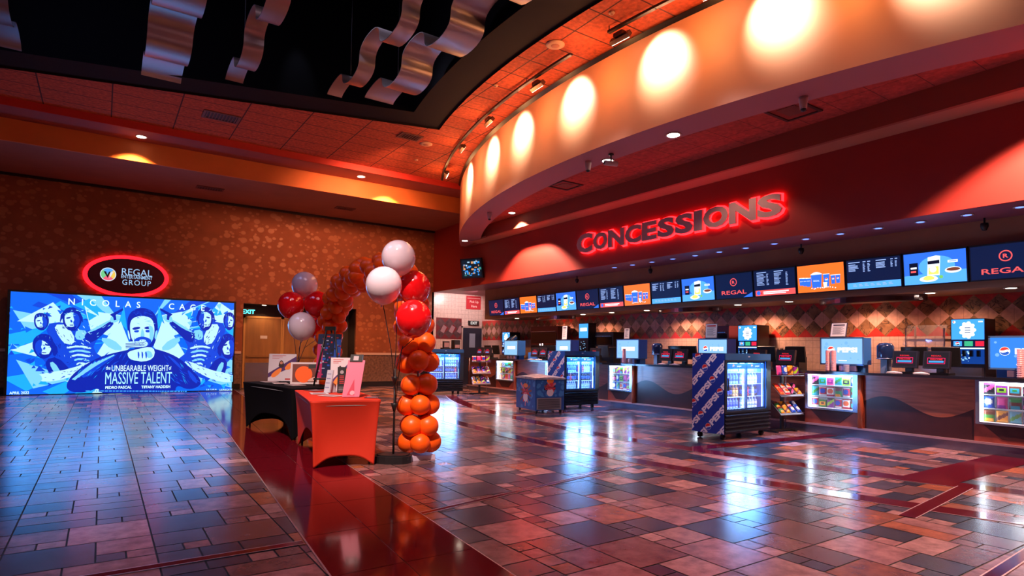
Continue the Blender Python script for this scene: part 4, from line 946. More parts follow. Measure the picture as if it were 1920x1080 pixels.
def cup_stack(x, y, label, hh=.30, n=2, m=None):
    t = thing('cup_stack', label, 'cup stack', (x, y, ZC))
    cm = m or mat('red_white_cups', (.62, .28, .32), .35); dm = mat('cup_dots', (.75, .7, .8), .4)
    for k in range(n):
        b = B(); pr = []
        for j in range(14): z = hh * j / 14; pr += [(.038, z), (.043, z + hh / 14 * .7), (.040, z + hh / 14)]
        b.lathe(pr + [(0, hh)], Matrix.Translation((0, k * .095 - .045, 0)), 14); 
        b.obj('cups', cm, t)
        b = B()
        for j in range(6): 
            for q in range(5):
                a = pi * .6 + q * .4; b.prism(circle(0, 0, .007, 6), 0, .002, 0, FR((.0435 * cos(a), k * .095 - .045 + .0435 * sin(a), .02 + j * .03), (-sin(a), cos(a), 0), (0, 0, 1)))
        b.obj('dot_pattern', dm, t)
cup_stack(10.5, 5.55, 'tall stack of red and white cups before the PEPSI box by the candy rack', .36)
cup_stack(10.5, 2.88, 'stacks of dotted cups before the PEPSI box at the right edge', .40)
cup_stack(10.5, 10.62, 'tall pink cup stack before the blue drink box, right of middle cooler', .36, 1)
for (y, lb) in ((5.28, 'short stack of clear lids right of the tall cups by the candy rack'), (10.35, 'small stack of white lids right of the pink cup stack')):
    t = thing('lid_stack', lb, 'lids', (10.48, y, ZC)); b = B()
    for j in range(10): b.lathe([(.045, j * .012), (.05, j * .012 + .004), (.044, j * .012 + .01)], None, 16)
    b.obj('lids', mat('clear_plastic_lid', (.5, .5, .65), .2), t)
PAPERM = mat('printed_paper', (.75, .72, .70), .6, emit=(.5, .55, .6), es=.12); INK = mat('ink', (.06, .06, .10), .6)  # paper has a faint emission that brightens the sheets
def sign_holder(x, y, z, label, w_=.24, hh=.33, lean=.12, head=None):
    t = thing('counter_sign', label, 'sign', (x, y, z)); F = FR((0, w_ / 2, 0), (0, -1, 0), (-lean * -1, 0, 1))
    B().box(-.012, -.01, -.012, w_ + .012, hh + .012, -.003, 0, F).obj('holder', mat('dark_frame', (.05, .05, .09), .3), t)
    b = B(); b.rect(0, 0, w_, hh, 0, F, 0)
    for k in range(11): b.rect(.03, hh * .74 - k * hh * .055, w_ - .03 - (k % 3) * .03, hh * .74 - k * hh * .055 + .006, 1, F, .001)
    b.rect(.03, hh * .82, w_ - .03, hh * .92, 2 if head else 1, F, .001)
    b.obj('sheet', [PAPERM, INK, mat('ink_red', (.6, .05, .05), .5)], t); B().box(-.05, -w_ / 2, -.0, .07, w_ / 2, .008).obj('foot', BLK, t)
sign_holder(10.72, 5.55, 1.69, 'framed notice standing on the PEPSI box by the candy rack', .26, .25, .25)
sign_holder(10.72, 8.22, 1.69, 'white notice with a red heading on the PEPSI box behind the big cooler', .28, .30, .05, True)
sign_holder(10.72, 10.72, 1.69, 'narrow notice with a blue heading on the blue drink box', .17, .26, .05)
sign_holder(10.72, 13.15, 1.69, 'narrow white notice on the lit drink box behind the middle cooler', .20, .38, .05)
SCR = glow('till_screen_dark', (.004, .004, .008), 1)
def till(y, label, x=10.62, rz=0.0, back=True):
    t = thing('cash_register', label, 'cash register', (x, y, ZC), rz)
    B().box(.0, -.13, 0, .30, .13, .03).box(.10, -.05, .03, .18, .05, .18).obj('base', BLK, t)
    F = FR((-.06, .18, .10), (0, -1, 0), (.18, 0, 1)); B().box(0, 0, -.06, .36, .27, 0, 0, F).obj('monitor', mat('till_plastic', (.02, .018, .025), .3), t)
    b = B(); b.rect(.02, .02, .34, .25, 0, F, .001); A = [(.06, .07), (.30, .07), (.30, .165), (.06, .165)]; I = [(.068, .078), (.292, .078), (.292, .157), (.068, .157)]
    for i in range(4): j = (i + 1) % 4; b.poly([A[i], A[j], I[j], I[i]], 1, F, .002)
    b.text('REGAL', F, .022, 2, .02, .14, z=.002, at=(.18, .195)); b.text('WELCOME', F, .026, 2, .03, .17, z=.002, at=(.18, .14)); b.rect(.08, .088, .28, .118, 3, F, .002)
    b.obj('screen', [SCR, glow('till_magenta', (.85, .01, .12), 1), glow('till_red', (.8, .02, .03), 1.1), glow('till_blue', (.06, .35, .75), 1)], t)
    if back:
        F2 = FR((.34, -.2, .14), (0, 1, 0), (-.18, 0, 1)); B().box(0, 0, -.04, .38, .30, 0, 0, F2).obj('cashier_monitor', BLK, t)
for y, lb in ((4.42, 'left one of the two black tills on the right-hand counter'), (3.98, 'right one of the two black tills, beside the tall drink fountain'), (6.45, 'black till showing above the hanging crisps of the candy rack'), (7.05, 'black till peeping over the right corner of the big blue cooler'), (9.35, 'left one of the two black tills in the middle counter'), (8.95, 'right one of the two black tills in the middle counter'), (14.35, 'left one of the two small tills on the far counter'), (13.95, 'right one of the two small tills on the far counter'), (11.75, 'small till above the middle cooler doors'), (17.0, 'small till above the far candy stand'), (17.5, 'small till at the far left corner of the counter')):
    till(y, lb)
def tray_paper(y, label, x=10.42):
    t = thing('paper_stack', label, 'paper', (x, y, ZC), .3); b = B()
    for k in range(3): b.add([(-.07, -.11, .004 + k * .008), (.07, -.1, .004 + k * .008), (.08, .1, .012 + k * .008), (-.06, .11, .006 + k * .008), (0, 0, .03 + k * .006)], [(0, 1, 4), (1, 2, 4), (2, 3, 4), (3, 0, 4)], 0)
    b.obj('sheets', mat('white_paper', (.75, .72, .75), .6), t)
for y, lb in ((4.5, 'crumpled white papers under the left till on the right-hand counter'), (4.12, 'crumpled white papers under the right till on the right-hand counter'), (9.3, 'left white paper pile on the middle counter'), (8.95, 'right white paper pile on the middle counter'), (14.3, 'left white paper pile on the far counter'), (13.95, 'right white paper pile on the far counter')): tray_paper(y, lb)
def urn(x, y, label):
    t = thing('cup_dispenser', label, 'dispenser', (x, y, ZC)); dm = mat('blue_black_gloss', (.01, .025, .08), .12, coat=.5)
    B().box(-.06, -.05, 0, .10, .05, .22).obj('stand', mat('grey_blue_stand', (.12, .16, .24), .3), t)
    B().lathe([(.11, .22), (.125, .26), (.125, .44), (.09, .49), (0, .5)], None, 20).obj('drum', dm, t); B().lathe([(.13, .225), (.13, .245)], None, 20).obj('ring', FRM, t)
urn(10.75, 4.78, 'glossy blue-black round dispenser between the PEPSI box and the tills')
urn(10.75, 9.75, 'round dark dispenser right of the blue drink box on the middle counter')
def fountain(x, y, label, w_=.48, z=.96, hh=1.05, lit=True):
    t = thing('drink_fountain', label, 'drink fountain', (x, y, z))
    B().box(0, 0, 0, .45, w_, hh).obj('body', mat('black_fountain_body', (.02, .015, .02), .35), t)
    F = FR((-.003, w_, 0), (0, -1, 0), (0, 0, 1)); b = B(); b.rect(.01, hh * .67, w_ - .01, hh * .99, 0, F, 0); b.rect(.01, hh * .55, w_ - .01, hh * .66, 4, F, 0)
    cx, cy = w_ / 2, hh * .82
    b.poly(circle(cx, cy, w_ * .20, 20, hh * .12), 1, F, .001)
    for k in range(9): a = 2 * pi * k / 9; b.poly(circle(cx + w_ * .19 * cos(a), cy + hh * .11 * sin(a), .03, 10), 1, F, .0012)
    for k in range(3): b.rect(cx - .04, cy + .03 - .04 * k, cx + .04, cy + .045 - .04 * k, 5, F, .002)
    b.poly(circle(.05, hh * .95, .022, 12), 1, F, .002); b.poly(circle(.045, hh * .953, .012, 10), 3, F, .0025); b.rect(w_ - .09, hh * .94, w_ - .03, hh * .96, 1, F, .002)
    for k, mi in enumerate((0, 2, 3)): b.rect(.04 + k * w_ * .32, hh * .565, .04 + k * w_ * .32 + w_ * .25, hh * .645, mi, F, .002)
    globe(b, .04 + w_ * .12, hh * .605, .03, F, .003, 3, 1, 4)
    b.obj('lit_panel', [glow('fount_sky', (.05, .32, .95), 1.3), glow('fount_white', (.9, .96, 1), 1.5), glow('fount_green', (.05, .5, .25), 1), glow('fount_red', (.85, .02, .06), 1), glow('fount_navy', (.004, .01, .05), 1), glow('fount_ink', (.1, .15, .3), 1)], t)
    b = B(); b.rect(.01, .30, w_ - .01, hh * .54, 0, F, 0); b.rect(.01, hh * .52, w_ - .01, hh * .54, 1, F, .001); rr = random.Random(int(y * 7))
    for k in range(34): u, v = rr.uniform(.03, w_ * .62), rr.uniform(.34, hh * .49); b.poly(circle(u, v, rr.uniform(.006, .018), 7), rr.choice([1, 2, 2]), F, .001 + k * 1e-5)
    b.obj('splash_panel', [glow('fount_deep', (.005, .05, .30), .9), glow('fount_tube', (.5, .8, 1), 2), glow('fount_spray', (.25, .55, .85), 1)], t)
    for k in range(4): B().box(-.06, .06 + k * .1, hh * .40, -.004, .10 + k * .1, hh * .50).obj('nozzle', BLK, t)
    B().box(-.12, .01, .0, -.004, w_ - .01, .24).obj('drip_tray', mat('steel_drip', (.25, .27, .35), .25, metal=.9), t)
fountain(11.88, 3.77, 'tall lit drink fountain with three brand buttons near the right edge')
fountain(11.88, 7.9, 'lit drink fountain on the back counter above the big blue cooler')
fountain(11.88, 17.6, 'small bright blue drink fountain at the far left back counter')
t = thing('drink_fountain', 'narrow dark drink tower with a bright blue sign above the middle cooler', 'drink fountain', (11.7, 13.25, .96))
B().box(0, 0, 0, .3, .42, 1.24).obj('body', mat('black_fountain_body'), t); F = FR((-.003, .42, 0), (0, -1, 0), (0, 0, 1))
B().rect(.01, .80, .41, 1.22, 0, F, 0).rect(.06, 1.0, .36, 1.1, 1, F, .001).obj('lit_sign', [glow('fount_sky'), glow('fount_white')], t)
b = B(); rr = random.Random(9)
for k in range(14): u, v = rr.uniform(.05, .36), rr.uniform(.35, .72); b.rect(u, v, u + .04, v + .015, 0, F, .001 + k * 1e-5)
b.obj('splash_pattern', glow('fount_spray'), t)
def oven(x, y, label, w_=.7, hh=.5, z=.96, m=None, lift=.5):
    t = thing('warming_cabinet', label, 'warming cabinet', (x, y, z)); m = m or mat('dark_steel_cabinet', (.05, .035, .035), .3, metal=.5)
    B().box(0, 0, 0, .5, w_, lift - .02).obj('stand', BLK, t); B().box(-.02, 0, lift, .5, w_, lift + hh).obj('body', m, t)
    F = FR((-.023, w_, lift), (0, -1, 0), (0, 0, 1)); B().box(.05, .06, 0, w_ - .05, hh * .66, .01, 0, F).obj('door', mat('oven_glass', (.015, .012, .015), .08), t); B().box(.08, hh * .70, .01, w_ - .08, hh * .74, .03, 0, F).obj('handle', FRM, t)
oven(11.9, 12.4, 'black warming cabinet right of the drink tower above the middle cooler', .78, .42, lift=.55)
oven(11.9, 14.9, 'tall dark steel and brown cabinet above the freezer chest', 1.45, .60, m=mat('brown_steel_cabinet', (.16, .06, .05), .3, metal=.6), lift=.6)
oven(11.9, 8.62, 'maroon-edged popcorn cabinet behind the notice on the PEPSI box', .62, .55, m=mat('maroon_cabinet', (.16, .03, .04), .3, metal=.3), lift=.5)
# glass food shelf and hot dog rack behind the right-hand tills
t = thing('glass_food_shelf', 'slanted glass-fronted steel food shelf behind the right-hand tills', 'food shelf', (11.85, 4.32, .96))
B().box(0, 0, 0, .4, .62, .40).box(0, 0, .52, .4, .62, .56).box(0, 0, .68, .4, .62, .72).obj('shelf', mat('pale_steel', (.62, .42, .36), .3, metal=.7), t)
for yy in (.01, .6): B().box(.36, yy, .4, .4, yy + .02, .96).box(0, yy, .4, .02, yy + .02, .9).obj('upright', mat('pale_steel'), t)
B().add([(-.1, 0, .60), (-.1, .62, .60), (.1, .62, .96), (.1, 0, .96)], [(0, 1, 2, 3)], 0).obj('pane', mat('shelf_glass', (.8, .7, .7), .05, alpha=.22), t)
t = thing('cup_rack', 'row of dark upright cups above the candy rack on the back counter', 'cup rack', (11.9, 6.95, .96))
B().box(0, 0, 0, .3, .6, .36).obj('box', mat('dark_box', (.03, .02, .02), .4), t)
for k in range(6): B().lathe([(.03, .36), (.04, .54), (.036, .54), (.03, .5)], Matrix.Translation((.1, .05 + k * .1, 0)), 12).obj('cup', mat('brown_cup', (.12, .05, .04), .4), t)
t = thing('cup_fan', 'fan of blue and white cup sleeves beside the far left drink fountain', 'cup display', (11.6, 16.9, .96))
B().box(0, 0, 0, .2, .5, .75).obj('stand', BLK, t); rr = random.Random(4)
for k in range(7): B().lathe([(.035, 0), (.05, .22), (0, .22)], FR((-.02, .06 + k * .07, .72 + .05 * (k % 2)), (cos(.3 * k), sin(.3 * k), 0), (-sin(.3 * k) * .5, cos(.3 * k) * .5, .86)), 10).obj('cup', [mat('cup_blue', (.04, .2, .8), .4), mat('cup_pale', (.6, .65, .9), .4), mat('cup_black', (.02, .02, .03), .4)][k % 3], t)
t = thing('steel_tubes', 'two upright steel tubes and blue tub on the far counter', 'dispenser', (11.0, 14.62, ZC))
for k in range(2): B().lathe([(.03, 0), (.03, .5), (0, .5)], Matrix.Translation((0, -.1 + k * .12, 0)), 12).obj('tube', FRM, t)
B().box(-.1, .1, 0, .15, .5, .22).obj('tub', mat('cup_blue'), t)
t = thing('microwave_box', 'white and green food box above the middle cooler', 'box', (11.2, 13.0, ZC)); 
# signs on the end wall
bpy.data.objects.remove(t)
t = thing('wall_sign', 'red Pick Up Here sign on the white tiled end wall', 'sign', (11.74, YF - .03, 2.96)); F = FR((0, 0, 0), (1, 0, 0), (0, 0, 1))
B().box(0, 0, -.02, .66, .52, .0, 0, F).obj('board', mat('sign_crimson', (.42, .02, .03), .5, emit=(.5, .01, .02), es=.12), t)  # slight emission on board and lettering brightens the unlit sign
LW = mat('sign_cream', (.8, .6, .55), .5, emit=(.8, .6, .6), es=.15); B().text('Pick Up', F, .12, 0, .01, .40, z=.003, at=(.35, .28)).obj('lettering', LW, t); B().text('Here', F, .10, 0, .01, .26, z=.003, at=(.35, .12)).obj('lettering', LW, t); B().rect(.04, .42, .62, .435, 0, F, .003).obj('rule', LW, t)
# small tent notices on top of the end case row

# ================================================================ COOLERS
PBLUE = mat('deep_blue_wrap', (.008, .045, .36), .35, coat=.2); PW2 = mat('wrap_white', (.88, .80, .86), .4); PRED = mat('wrap_red', (.75, .03, .025), .4); PLB = mat('wrap_logo_blue', (.01, .06, .45), .4)
CBLK = mat('cooler_black', (.010, .014, .022), .3); CLIN = mat('cooler_liner', (.08, .26, .75), .5); CTUBE = glow('cooler_tube', (.30, .62, 1.0), 5)
def bottle_data():
    out = []
    for nm, liq, cap, lab in (('water_bottle', (.25, .50, .85), (.1, .3, .9), (.05, .2, .8)), ('cola_bottle', (.03, .01, .01), (.02, .1, .6), (.01, .08, .6)), ('red_bottle', (.55, .03, .04), (.8, .8, .9), (.7, .05, .08)), ('pale_bottle', (.6, .75, .9), (.9, .9, 1), (.7, .85, 1)), ('amber_bottle', (.7, .35, .08), (.9, .5, .1), (.8, .5, .1))):
        b = B(); b.lathe([(.026, 0), (.031, .006), (.031, .05)], None, 10, 0); b.lathe([(.0315, .05), (.0315, .11)], None, 10, 1); b.lathe([(.031, .11), (.028, .135), (.012, .165), (.012, .172)], None, 10, 0); b.lathe([(.0135, .172), (.0135, .19), (0, .19)], None, 10, 2)
        o = b.obj(nm, [mat(nm + '_body', liq, .12, spec=.8), mat(nm + '_label', lab, .35), mat(nm + '_cap', cap, .4)]); COL.objects.unlink(o); out.append(o.data)
    return out
BOT = bottle_data()
def cooler(loc, rz, label, short, wrap=True, seed=0, Wd=1.18, Dp=.60, Hh=1.37):
    t = thing('glass_door_cooler', label, 'drinks cooler', loc, rz); R_ = Matrix.Translation(loc) @ Matrix.Rotation(rz, 4, 'Z')
    z0, z1, z2 = .46, 1.245, .10
    b = B(); b.box(0, .02, z2, .03, Dp, Hh); b.box(Wd - .03, .02, z2, Wd, Dp, Hh); b.box(.03, Dp - .03, z2, Wd - .03, Dp, Hh); b.box(.03, .02, z1 + .01, Wd - .03, Dp - .03, Hh); b.box(.03, .06, z2, Wd - .03, Dp - .03, z0 - .02)
    b.obj('cabinet', CBLK, t)
    b = B(); b.box(.03, .06, z0 - .02, Wd - .03, Dp - .03, z0); b.box(.03, Dp - .04, z0, Wd - .03, Dp - .03, z1); b.box(.03, .06, z0, .04, Dp - .04, z1); b.box(Wd - .04, .06, z0, Wd - .03, Dp - .04, z1); b.obj('liner', CLIN, t)
    B().box(.0, -.005, z1 + .02, Wd, .02, Hh).obj('header', mat('cooler_header_blue', (.015, .07, .22), .25, coat=.4), t)
    B().text('PEPSI', FR((Wd / 2, -.007, z1 + .075), (1, 0, 0), (0, 0, 1)), .02, 0, .02).obj('lettering', mat('header_pale', (.5, .6, .8), .4), t)
    # frame around the doors, grille of slats
    b = B(); b.box(0, -.005, z0 - .03, .05, .02, z1 + .02); b.box(Wd - .12, -.005, z0 - .03, Wd, .02, z1 + .02); b.box(.05, -.005, z0 - .03, Wd - .12, .02, z0); b.box(.05, -.005, z1, Wd - .12, .02, z1 + .02); b.obj('door_surround', CBLK, t)
    b = B(); b.box(0, .02, z2, Wd, .06, z0 - .03, 0)
    for k in range(5): z = z2 + .02 + k * .062; b.add([(.01, .02, z), (Wd - .01, .02, z), (Wd - .01, -.02, z + .022), (.01, -.02, z + .022), (.01, .02, z + .045), (Wd - .01, .02, z + .045)], [(0, 1, 2, 3), (3, 2, 5, 4)], 1)
    b.obj('grille', [CBLK, mat('grille_slat', (.03, .035, .05), .25, metal=.5)], t)
    x0, x1 = .05, Wd - .12; xm = (x0 + x1) / 2
    for k, (a, c, yd) in enumerate(((x0, xm + .02, .012), (xm - .02, x1, .030))):
        d = B().box(a, yd, z0, a + .03, yd + .014, z1).box(c - .03, yd, z0, c, yd + .014, z1).box(a + .03, yd, z0, c - .03, yd + .014, z0 + .03).box(a + .03, yd, z1 - .03, c - .03, yd + .014, z1).obj('door', mat('door_frame_blue', (.02, .06, .16), .25, metal=.3), t)
        B().box(a + .03, yd + .005, z0 + .03, c - .03, yd + .009, z1 - .03).obj('pane', GLASS, d)
        B().box((a + .035) if k == 0 else (c - .06), yd - .015, .78, (a + .055) if k == 0 else (c - .04), yd, .98).obj('handle', CBLK, d)
        F = FR((a + .03, yd + .003, z1 - .12), (1, 0, 0), (0, 0, 1)); g = B(); w_ = c - a - .06; g.rect(0, 0, w_, .085, 0, F, 0); globe(g, w_ * .32, .045, .026, F, .0008, 2, 1, 3); g.text('pepsi', F, .034, 1, .02, .12, z=.0008, at=(w_ * .62, .04))
        g.obj('door_banner', [glow('banner_blue', (.02, .22, .80), 1.0), glow('banner_white', (.7, .9, 1), 1.3), glow('banner_red', (.9, .04, .05), 1), glow('banner_navy', (.01, .05, .4), 1)], d)
    for xx in (.055, xm, x1 - .01): B().box(xx - .006, .075, z0 + .03, xx + .006, .087, z1 - .03).obj('light_tube', CTUBE, t)
    B().box(.06, .07, z1 - .025, x1, .085, z1 - .012).obj('light_tube', CTUBE, t)
    p = R_ @ Vector((Wd / 2, .2, z1 - .03)); lamp('AREA', 'cooler_lamp', p, 70, (.10, .38, 1.0), size=.7)
    p = R_ @ Vector((Wd / 2 - .04, .12, .85)); q = R_ @ Vector((Wd / 2 - .04, -1.0, .80)); lamp('AREA', 'cooler_glow_lamp', p, 40, (.22, .5, 1.0), target=q, size=.9, spread=radians(150))
    zs = [z0 + .002, z0 + .205, z0 + .41, z0 + .60]
    for z in zs[1:]: B().box(.045, .10, z - .008, Wd - .045, Dp - .06, z).obj('shelf', mat('cooler_shelf', (.5, .65, .9), .3, metal=.3), t)
    for cx, cy in ((.10, .10), (Wd - .12, .10), (.10, Dp - .08), (Wd - .12, Dp - .08)):
        q = B(); q.lathe([(0, -.02), (.042, -.02), (.045, -.01), (.045, .01), (.042, .02), (0, .02)], FR((cx, cy, .046), (0, 1, 0), (0, 0, 1)), 16); q.box(cx - .03, cy - .02, .05, cx + .03, cy + .02, .10); q.obj('caster', BLK, t)
    rr = random.Random(seed)
    for r_, z in enumerate(zs):
        for dn, (a, c) in enumerate(((x0 + .045, xm - .03), (xm + .03, x1 - .045))):
            n = 6; kind = [0, 1, 0, 0][r_] if rr.random() < .8 else 3
            for k in range(n):
                kk = kind
                if r_ in (1, 2) and rr.random() < .35: kk = rr.choice([1, 2, 3, 4])
                o = bpy.data.objects.new('drink_bottle', BOT[kk]); COL.objects.link(o); o.location = R_ @ Vector((a + (k + .5) * (c - a) / n, .16, z))
                tag(o, 'blue-lit drink bottle on the %s shelf behind the %s door of the %s cooler' % (['bottom', 'second', 'third', 'top'][r_], ['left', 'right'][dn], short), 'bottle', 'bottles on the %s shelf, %s door, %s cooler' % (['bottom', 'second', 'third', 'top'][r_], ['left', 'right'][dn], short))
    if wrap:
        F = FR((-.003, Dp, .10), (0, -1, 0), (0, 0, 1)); W2, H2 = Dp - .01, Hh - .11
        B().box(0, 0, -.003, W2, H2, .001, 0, F).obj('side_wrap', PBLUE, t)
        b = B(); an = radians(48); u = Vector((cos(an), sin(an))); v = Vector((-sin(an), cos(an))); cl = (0.002, 0.002, W2 - .002, H2 - .002); g = B()
        per = .515; hh = .098; v = Vector((sin(an), -cos(an))) 
        for row in range(-6, 7):
            for s in range(-5, 6):
                o_ = Vector((.03, .47)) + v * (row * .225) - u * (row * .045) + u * (s * per + per / 2)
                b.text('PEPSI', F, hh, 0, .05, .385, z=.0016, at=(o_.x, o_.y), rot=an, clip=cl)
                gc = o_ + u * per / 2
                if -.1 < gc.x < W2 + .1 and -.1 < gc.y < H2 + .1:
                    r0 = .053
                    for P, mi, zz in ((circle(0, 0, r0, 24), 0, .0016), ([(r0 * .93 * cos(a), r0 * .93 * sin(a)) for a in [radians(15 + i * 12.5) for i in range(14)]] + [(-r0 * .4, r0 * .05), (r0 * .3, r0 * .1)], 1, .0022), ([(r0 * .93 * cos(a), r0 * .93 * sin(a)) for a in [radians(200 + i * 12) for i in range(13)]] + [(r0 * .3, -r0 * .25), (-r0 * .3, -r0 * .25)], 2, .0022)):
                        Q = clip_poly([(gc.x + x * cos(an * .3) - y * sin(an * .3), gc.y + x * sin(an * .3) + y * cos(an * .3)) for x, y in P], *cl)
                        if len(Q) > 2: g.poly(Q, mi, F, zz)
        b.obj('side_lettering', PW2, t); g.obj('round_emblems', [PW2, PRED, PLB], t)
    return t
cooler((8.04, 5.90, 0), radians(3), 'large cooler with blue PEPSI wrapped side standing in the lobby', 'large right-hand', True, 1, Wd=1.32)
cooler((8.87, 10.85, 0), radians(3), 'middle black glass-door cooler right of the freezer chest', 'middle', True, 2, Wd=1.12)
cooler((7.95, 16.1, 0), radians(-6), 'far black glass-door cooler partly behind the balloon column', 'far left', False, 3, Wd=1.16)
# small till and box on the far cooler
t = thing('cash_register', 'small black till standing on top of the far left cooler', 'cash register', (8.6, 16.35, 1.37)); B().box(0, 0, 0, .25, .2, .04).box(.02, .02, .04, .22, .1, .24).obj('body', BLK, t); B().rect(.04, .06, .2, .2, 0, FR((0, .018, 0), (1, 0, 0), (0, 0, 1))).obj('screen', mat('grey_screen', (.25, .15, .15), .3), t)
t = thing('printer_box', 'small black box right of the till on the far left cooler', 'printer', (8.95, 16.3, 1.37)); B().box(0, 0, 0, .2, .2, .28).obj('body', BLK, t); B().box(.02, -.01, .04, .18, 0, .14).obj('front_panel', mat('grey_screen'), t)

# freezer chest
t = thing('freezer_chest', 'low ice cream freezer chest with blue picture panels beside the middle cooler', 'freezer', (7.76, 10.47, 0), radians(-8))
Wd, Dp, Hh = .72, .92, .74
B().box(0, 0, .07, Wd, Dp, Hh).obj('body', mat('freezer_blue', (.01, .08, .32), .35, coat=.2), t)
b = B(); n = 12
V = []
for i in range(n + 1):
    y = -.02 + (Dp + .04) * i / n; zz = .05 * sin(pi * (i / n)) ** .6; V += [(-.02, y, Hh), (-.02, y, Hh + .03 + zz * .4), (Wd * .5, y, Hh + .05 + zz), (Wd + .02, y, Hh + .03 + zz * .4), (Wd + .02, y, Hh)]
Fc = [(5 * i + j, 5 * i + j + 1, 5 * i + j + 6, 5 * i + j + 5) for i in range(n) for j in range(4)] + [(4, 3, 2, 1, 0), (5 * n, 5 * n + 1, 5 * n + 2, 5 * n + 3, 5 * n + 4)]
b.add(V, [f[::-1] for f in Fc], 0); b.obj('lid', mat('pale_freezer_lid', (.42, .42, .46), .25, noise=.3, nscale=10), t)
def burst(F, W2, H2, seed, nm):
    rr = random.Random(seed); b = B(); b.rect(0, 0, W2, H2, 0, F, .001); cx, cy = W2 / 2, H2 * .55
    for k in range(26): b.poly(clip_poly(circle(rr.uniform(0, W2), rr.uniform(0, H2), rr.uniform(.02, .06), 9), .002, .002, W2 - .002, H2 - .002), 1, F, .0012 + k * 1e-5) if True else None
    for k in range(14):
        a = 2 * pi * k / 14 + .2; r1 = min(W2, H2) * rr.uniform(.32, .5); c = (cx + cos(a) * r1, cy + sin(a) * r1); d = Vector((cos(a), sin(a))); e = Vector((-d.y, d.x)) * .022
        P = [(cx + e.x, cy + e.y), (cx - e.x, cy - e.y), (c[0] - e.x, c[1] - e.y), (c[0] + e.x, c[1] + e.y)]; b.poly(clip_poly(P, .005, .005, W2 - .005, H2 - .005), rr.choice([2, 3, 4, 5]), F, .002 + k * 2e-5)
    b.poly(circle(cx, cy - .1, W2 * .12, 16), 6, F, .0026); b.poly(circle(cx, cy + .15, W2 * .13, 12, .05), 7, F, .0026)
    b.text('ICE', F, .055, 3, .06, W2 * .26, z=.003, at=(cx, cy + .05)); b.text('CREAM', F, .05, 3, .06, W2 * .36, z=.003, at=(cx, cy - .015))
    b.m = [m for m in b.m]; b.obj(nm, [mat('fz_blue', (.01, .11, .42), .35), mat('fz_sky', (.05, .25, .6), .35), mat('fz_dark', (.03, .02, .06), .4), mat('fz_red', (.7, .03, .05), .4), mat('fz_brown', (.25, .08, .05), .4), mat('fz_pink', (.7, .25, .3), .4), mat('fz_white', (.75, .75, .8), .4), mat('fz_orange', (.9, .25, .03), .4)], t)
burst(FR((-.002, Dp - .01, .09), (0, -1, 0), (0, 0, 1)), Dp - .02, Hh - .11, 3, 'side_picture'); burst(FR((.01, -.002, .36), (1, 0, 0), (0, 0, 1)), Wd - .02, Hh - .38, 8, 'front_picture')
b = B(); b.box(.03, -.012, .09, Wd - .08, -.001, .34, 0)
for k in range(9): b.box(.06, -.018, .115 + k * .024, Wd - .12, -.011, .125 + k * .024, 1)
b.obj('vent_grille', [mat('grey_grille', (.35, .33, .36), .35, metal=.5), mat('grille_gap', (.03, .03, .03), .6)], t)
for cx, cy in ((.06, .06), (Wd - .06, .06), (.06, Dp - .06), (Wd - .06, Dp - .06)): B().lathe([(0, -.015), (.033, -.015), (.033, .015), (0, .015)], FR((cx, cy, .034), (0, 1, 0), (0, 0, 1)), 12).box(cx - .02, cy - .02, .045, cx + .02, cy + .02, .07).obj('caster', BLK, t)

# ---------------- candy racks
def rack(loc, rz, label, short, Wd, seed):
    t = thing('candy_rack', label, 'snack rack', loc, rz); WIRE = mat('rack_wire', (.25, .22, .24), .3, metal=.8)
    B().box(Wd / 2 - .03, .14, .04, Wd / 2 + .03, .18, 1.12).obj('pole', BLK, t)
    b = B(); b.box(.02, .05, 0, .08, .34, .03); b.box(Wd - .08, .05, 0, Wd - .02, .34, .03); b.box(.02, .14, .02, Wd - .02, .18, .05); b.obj('base', BLK, t)
    b = B()
    for x in (.01, Wd - .01): b.tube([(x, .30, .03), (x, .30, 1.12)], .006, 6)
    b.obj('side_wire', WIRE, t)
    R_ = Matrix.Translation(loc) @ Matrix.Rotation(rz, 4, 'Z'); rr = random.Random(seed)
    for r_, (z, n) in enumerate(((.42, 4), (.74, 4), (1.00, 4))):
        s = B(); sl = .10 if r_ < 2 else .0
        s.add([(0, -.06, z - sl), (Wd, -.06, z - sl), (Wd, .14, z + sl), (0, .14, z + sl), (0, -.06, z - sl - .008), (Wd, -.06, z - sl - .008), (Wd, .14, z + sl - .008), (0, .14, z + sl - .008)], [(0, 1, 2, 3), (7, 6, 5, 4), (0, 4, 5, 1), (1, 5, 6, 2), (2, 6, 7, 3), (3, 7, 4, 0)], 0)
        s.tube([(0, -.065, z - sl + .03), (Wd, -.065, z - sl + .03)], .005, 6); s.obj('shelf', WIRE, t)
        for k in range(n):
            x = (k + .5) * Wd / n
            if r_ == 2:
                ci = [5, 3, 1, 4][k] if short == 'by the big cooler' else [0, 5, 0, 4][k]; p = R_ @ Vector((x, .04, z + .006)); put_snack('bag', ci, p, rz + rr.uniform(-.15, .15), '%s snack bag, %s from left, top shelf of rack %s' % (CN[ci], ORD[k], short), 'snacks on the rack ' + short, rx=-.12, sc=1.02)
            else:
                for q in range(2):
                    ci = ([[2, 1, 3, 3], [9, 6, 10, 1]] if short == 'by the big cooler' else [[1, 1, 4, 3], [1, 0, 0, 4]])[r_][k]
                    if q: ci = rr.choice([ci, 6, 10])
                    yy = -.035 + q * .085; p = R_ @ Vector((x, yy, z + sl / .10 * yy - sl * .4 + .010)); put_snack('bag', ci, p, rz + rr.uniform(-.1, .1), '%s packet, %s from left, %s row, %s shelf of rack %s' % (CN[ci], ORD[k], ['front', 'back'][q], ['bottom', 'middle'][r_], short), 'snacks on the rack ' + short, rx=-.75, sc=.82)
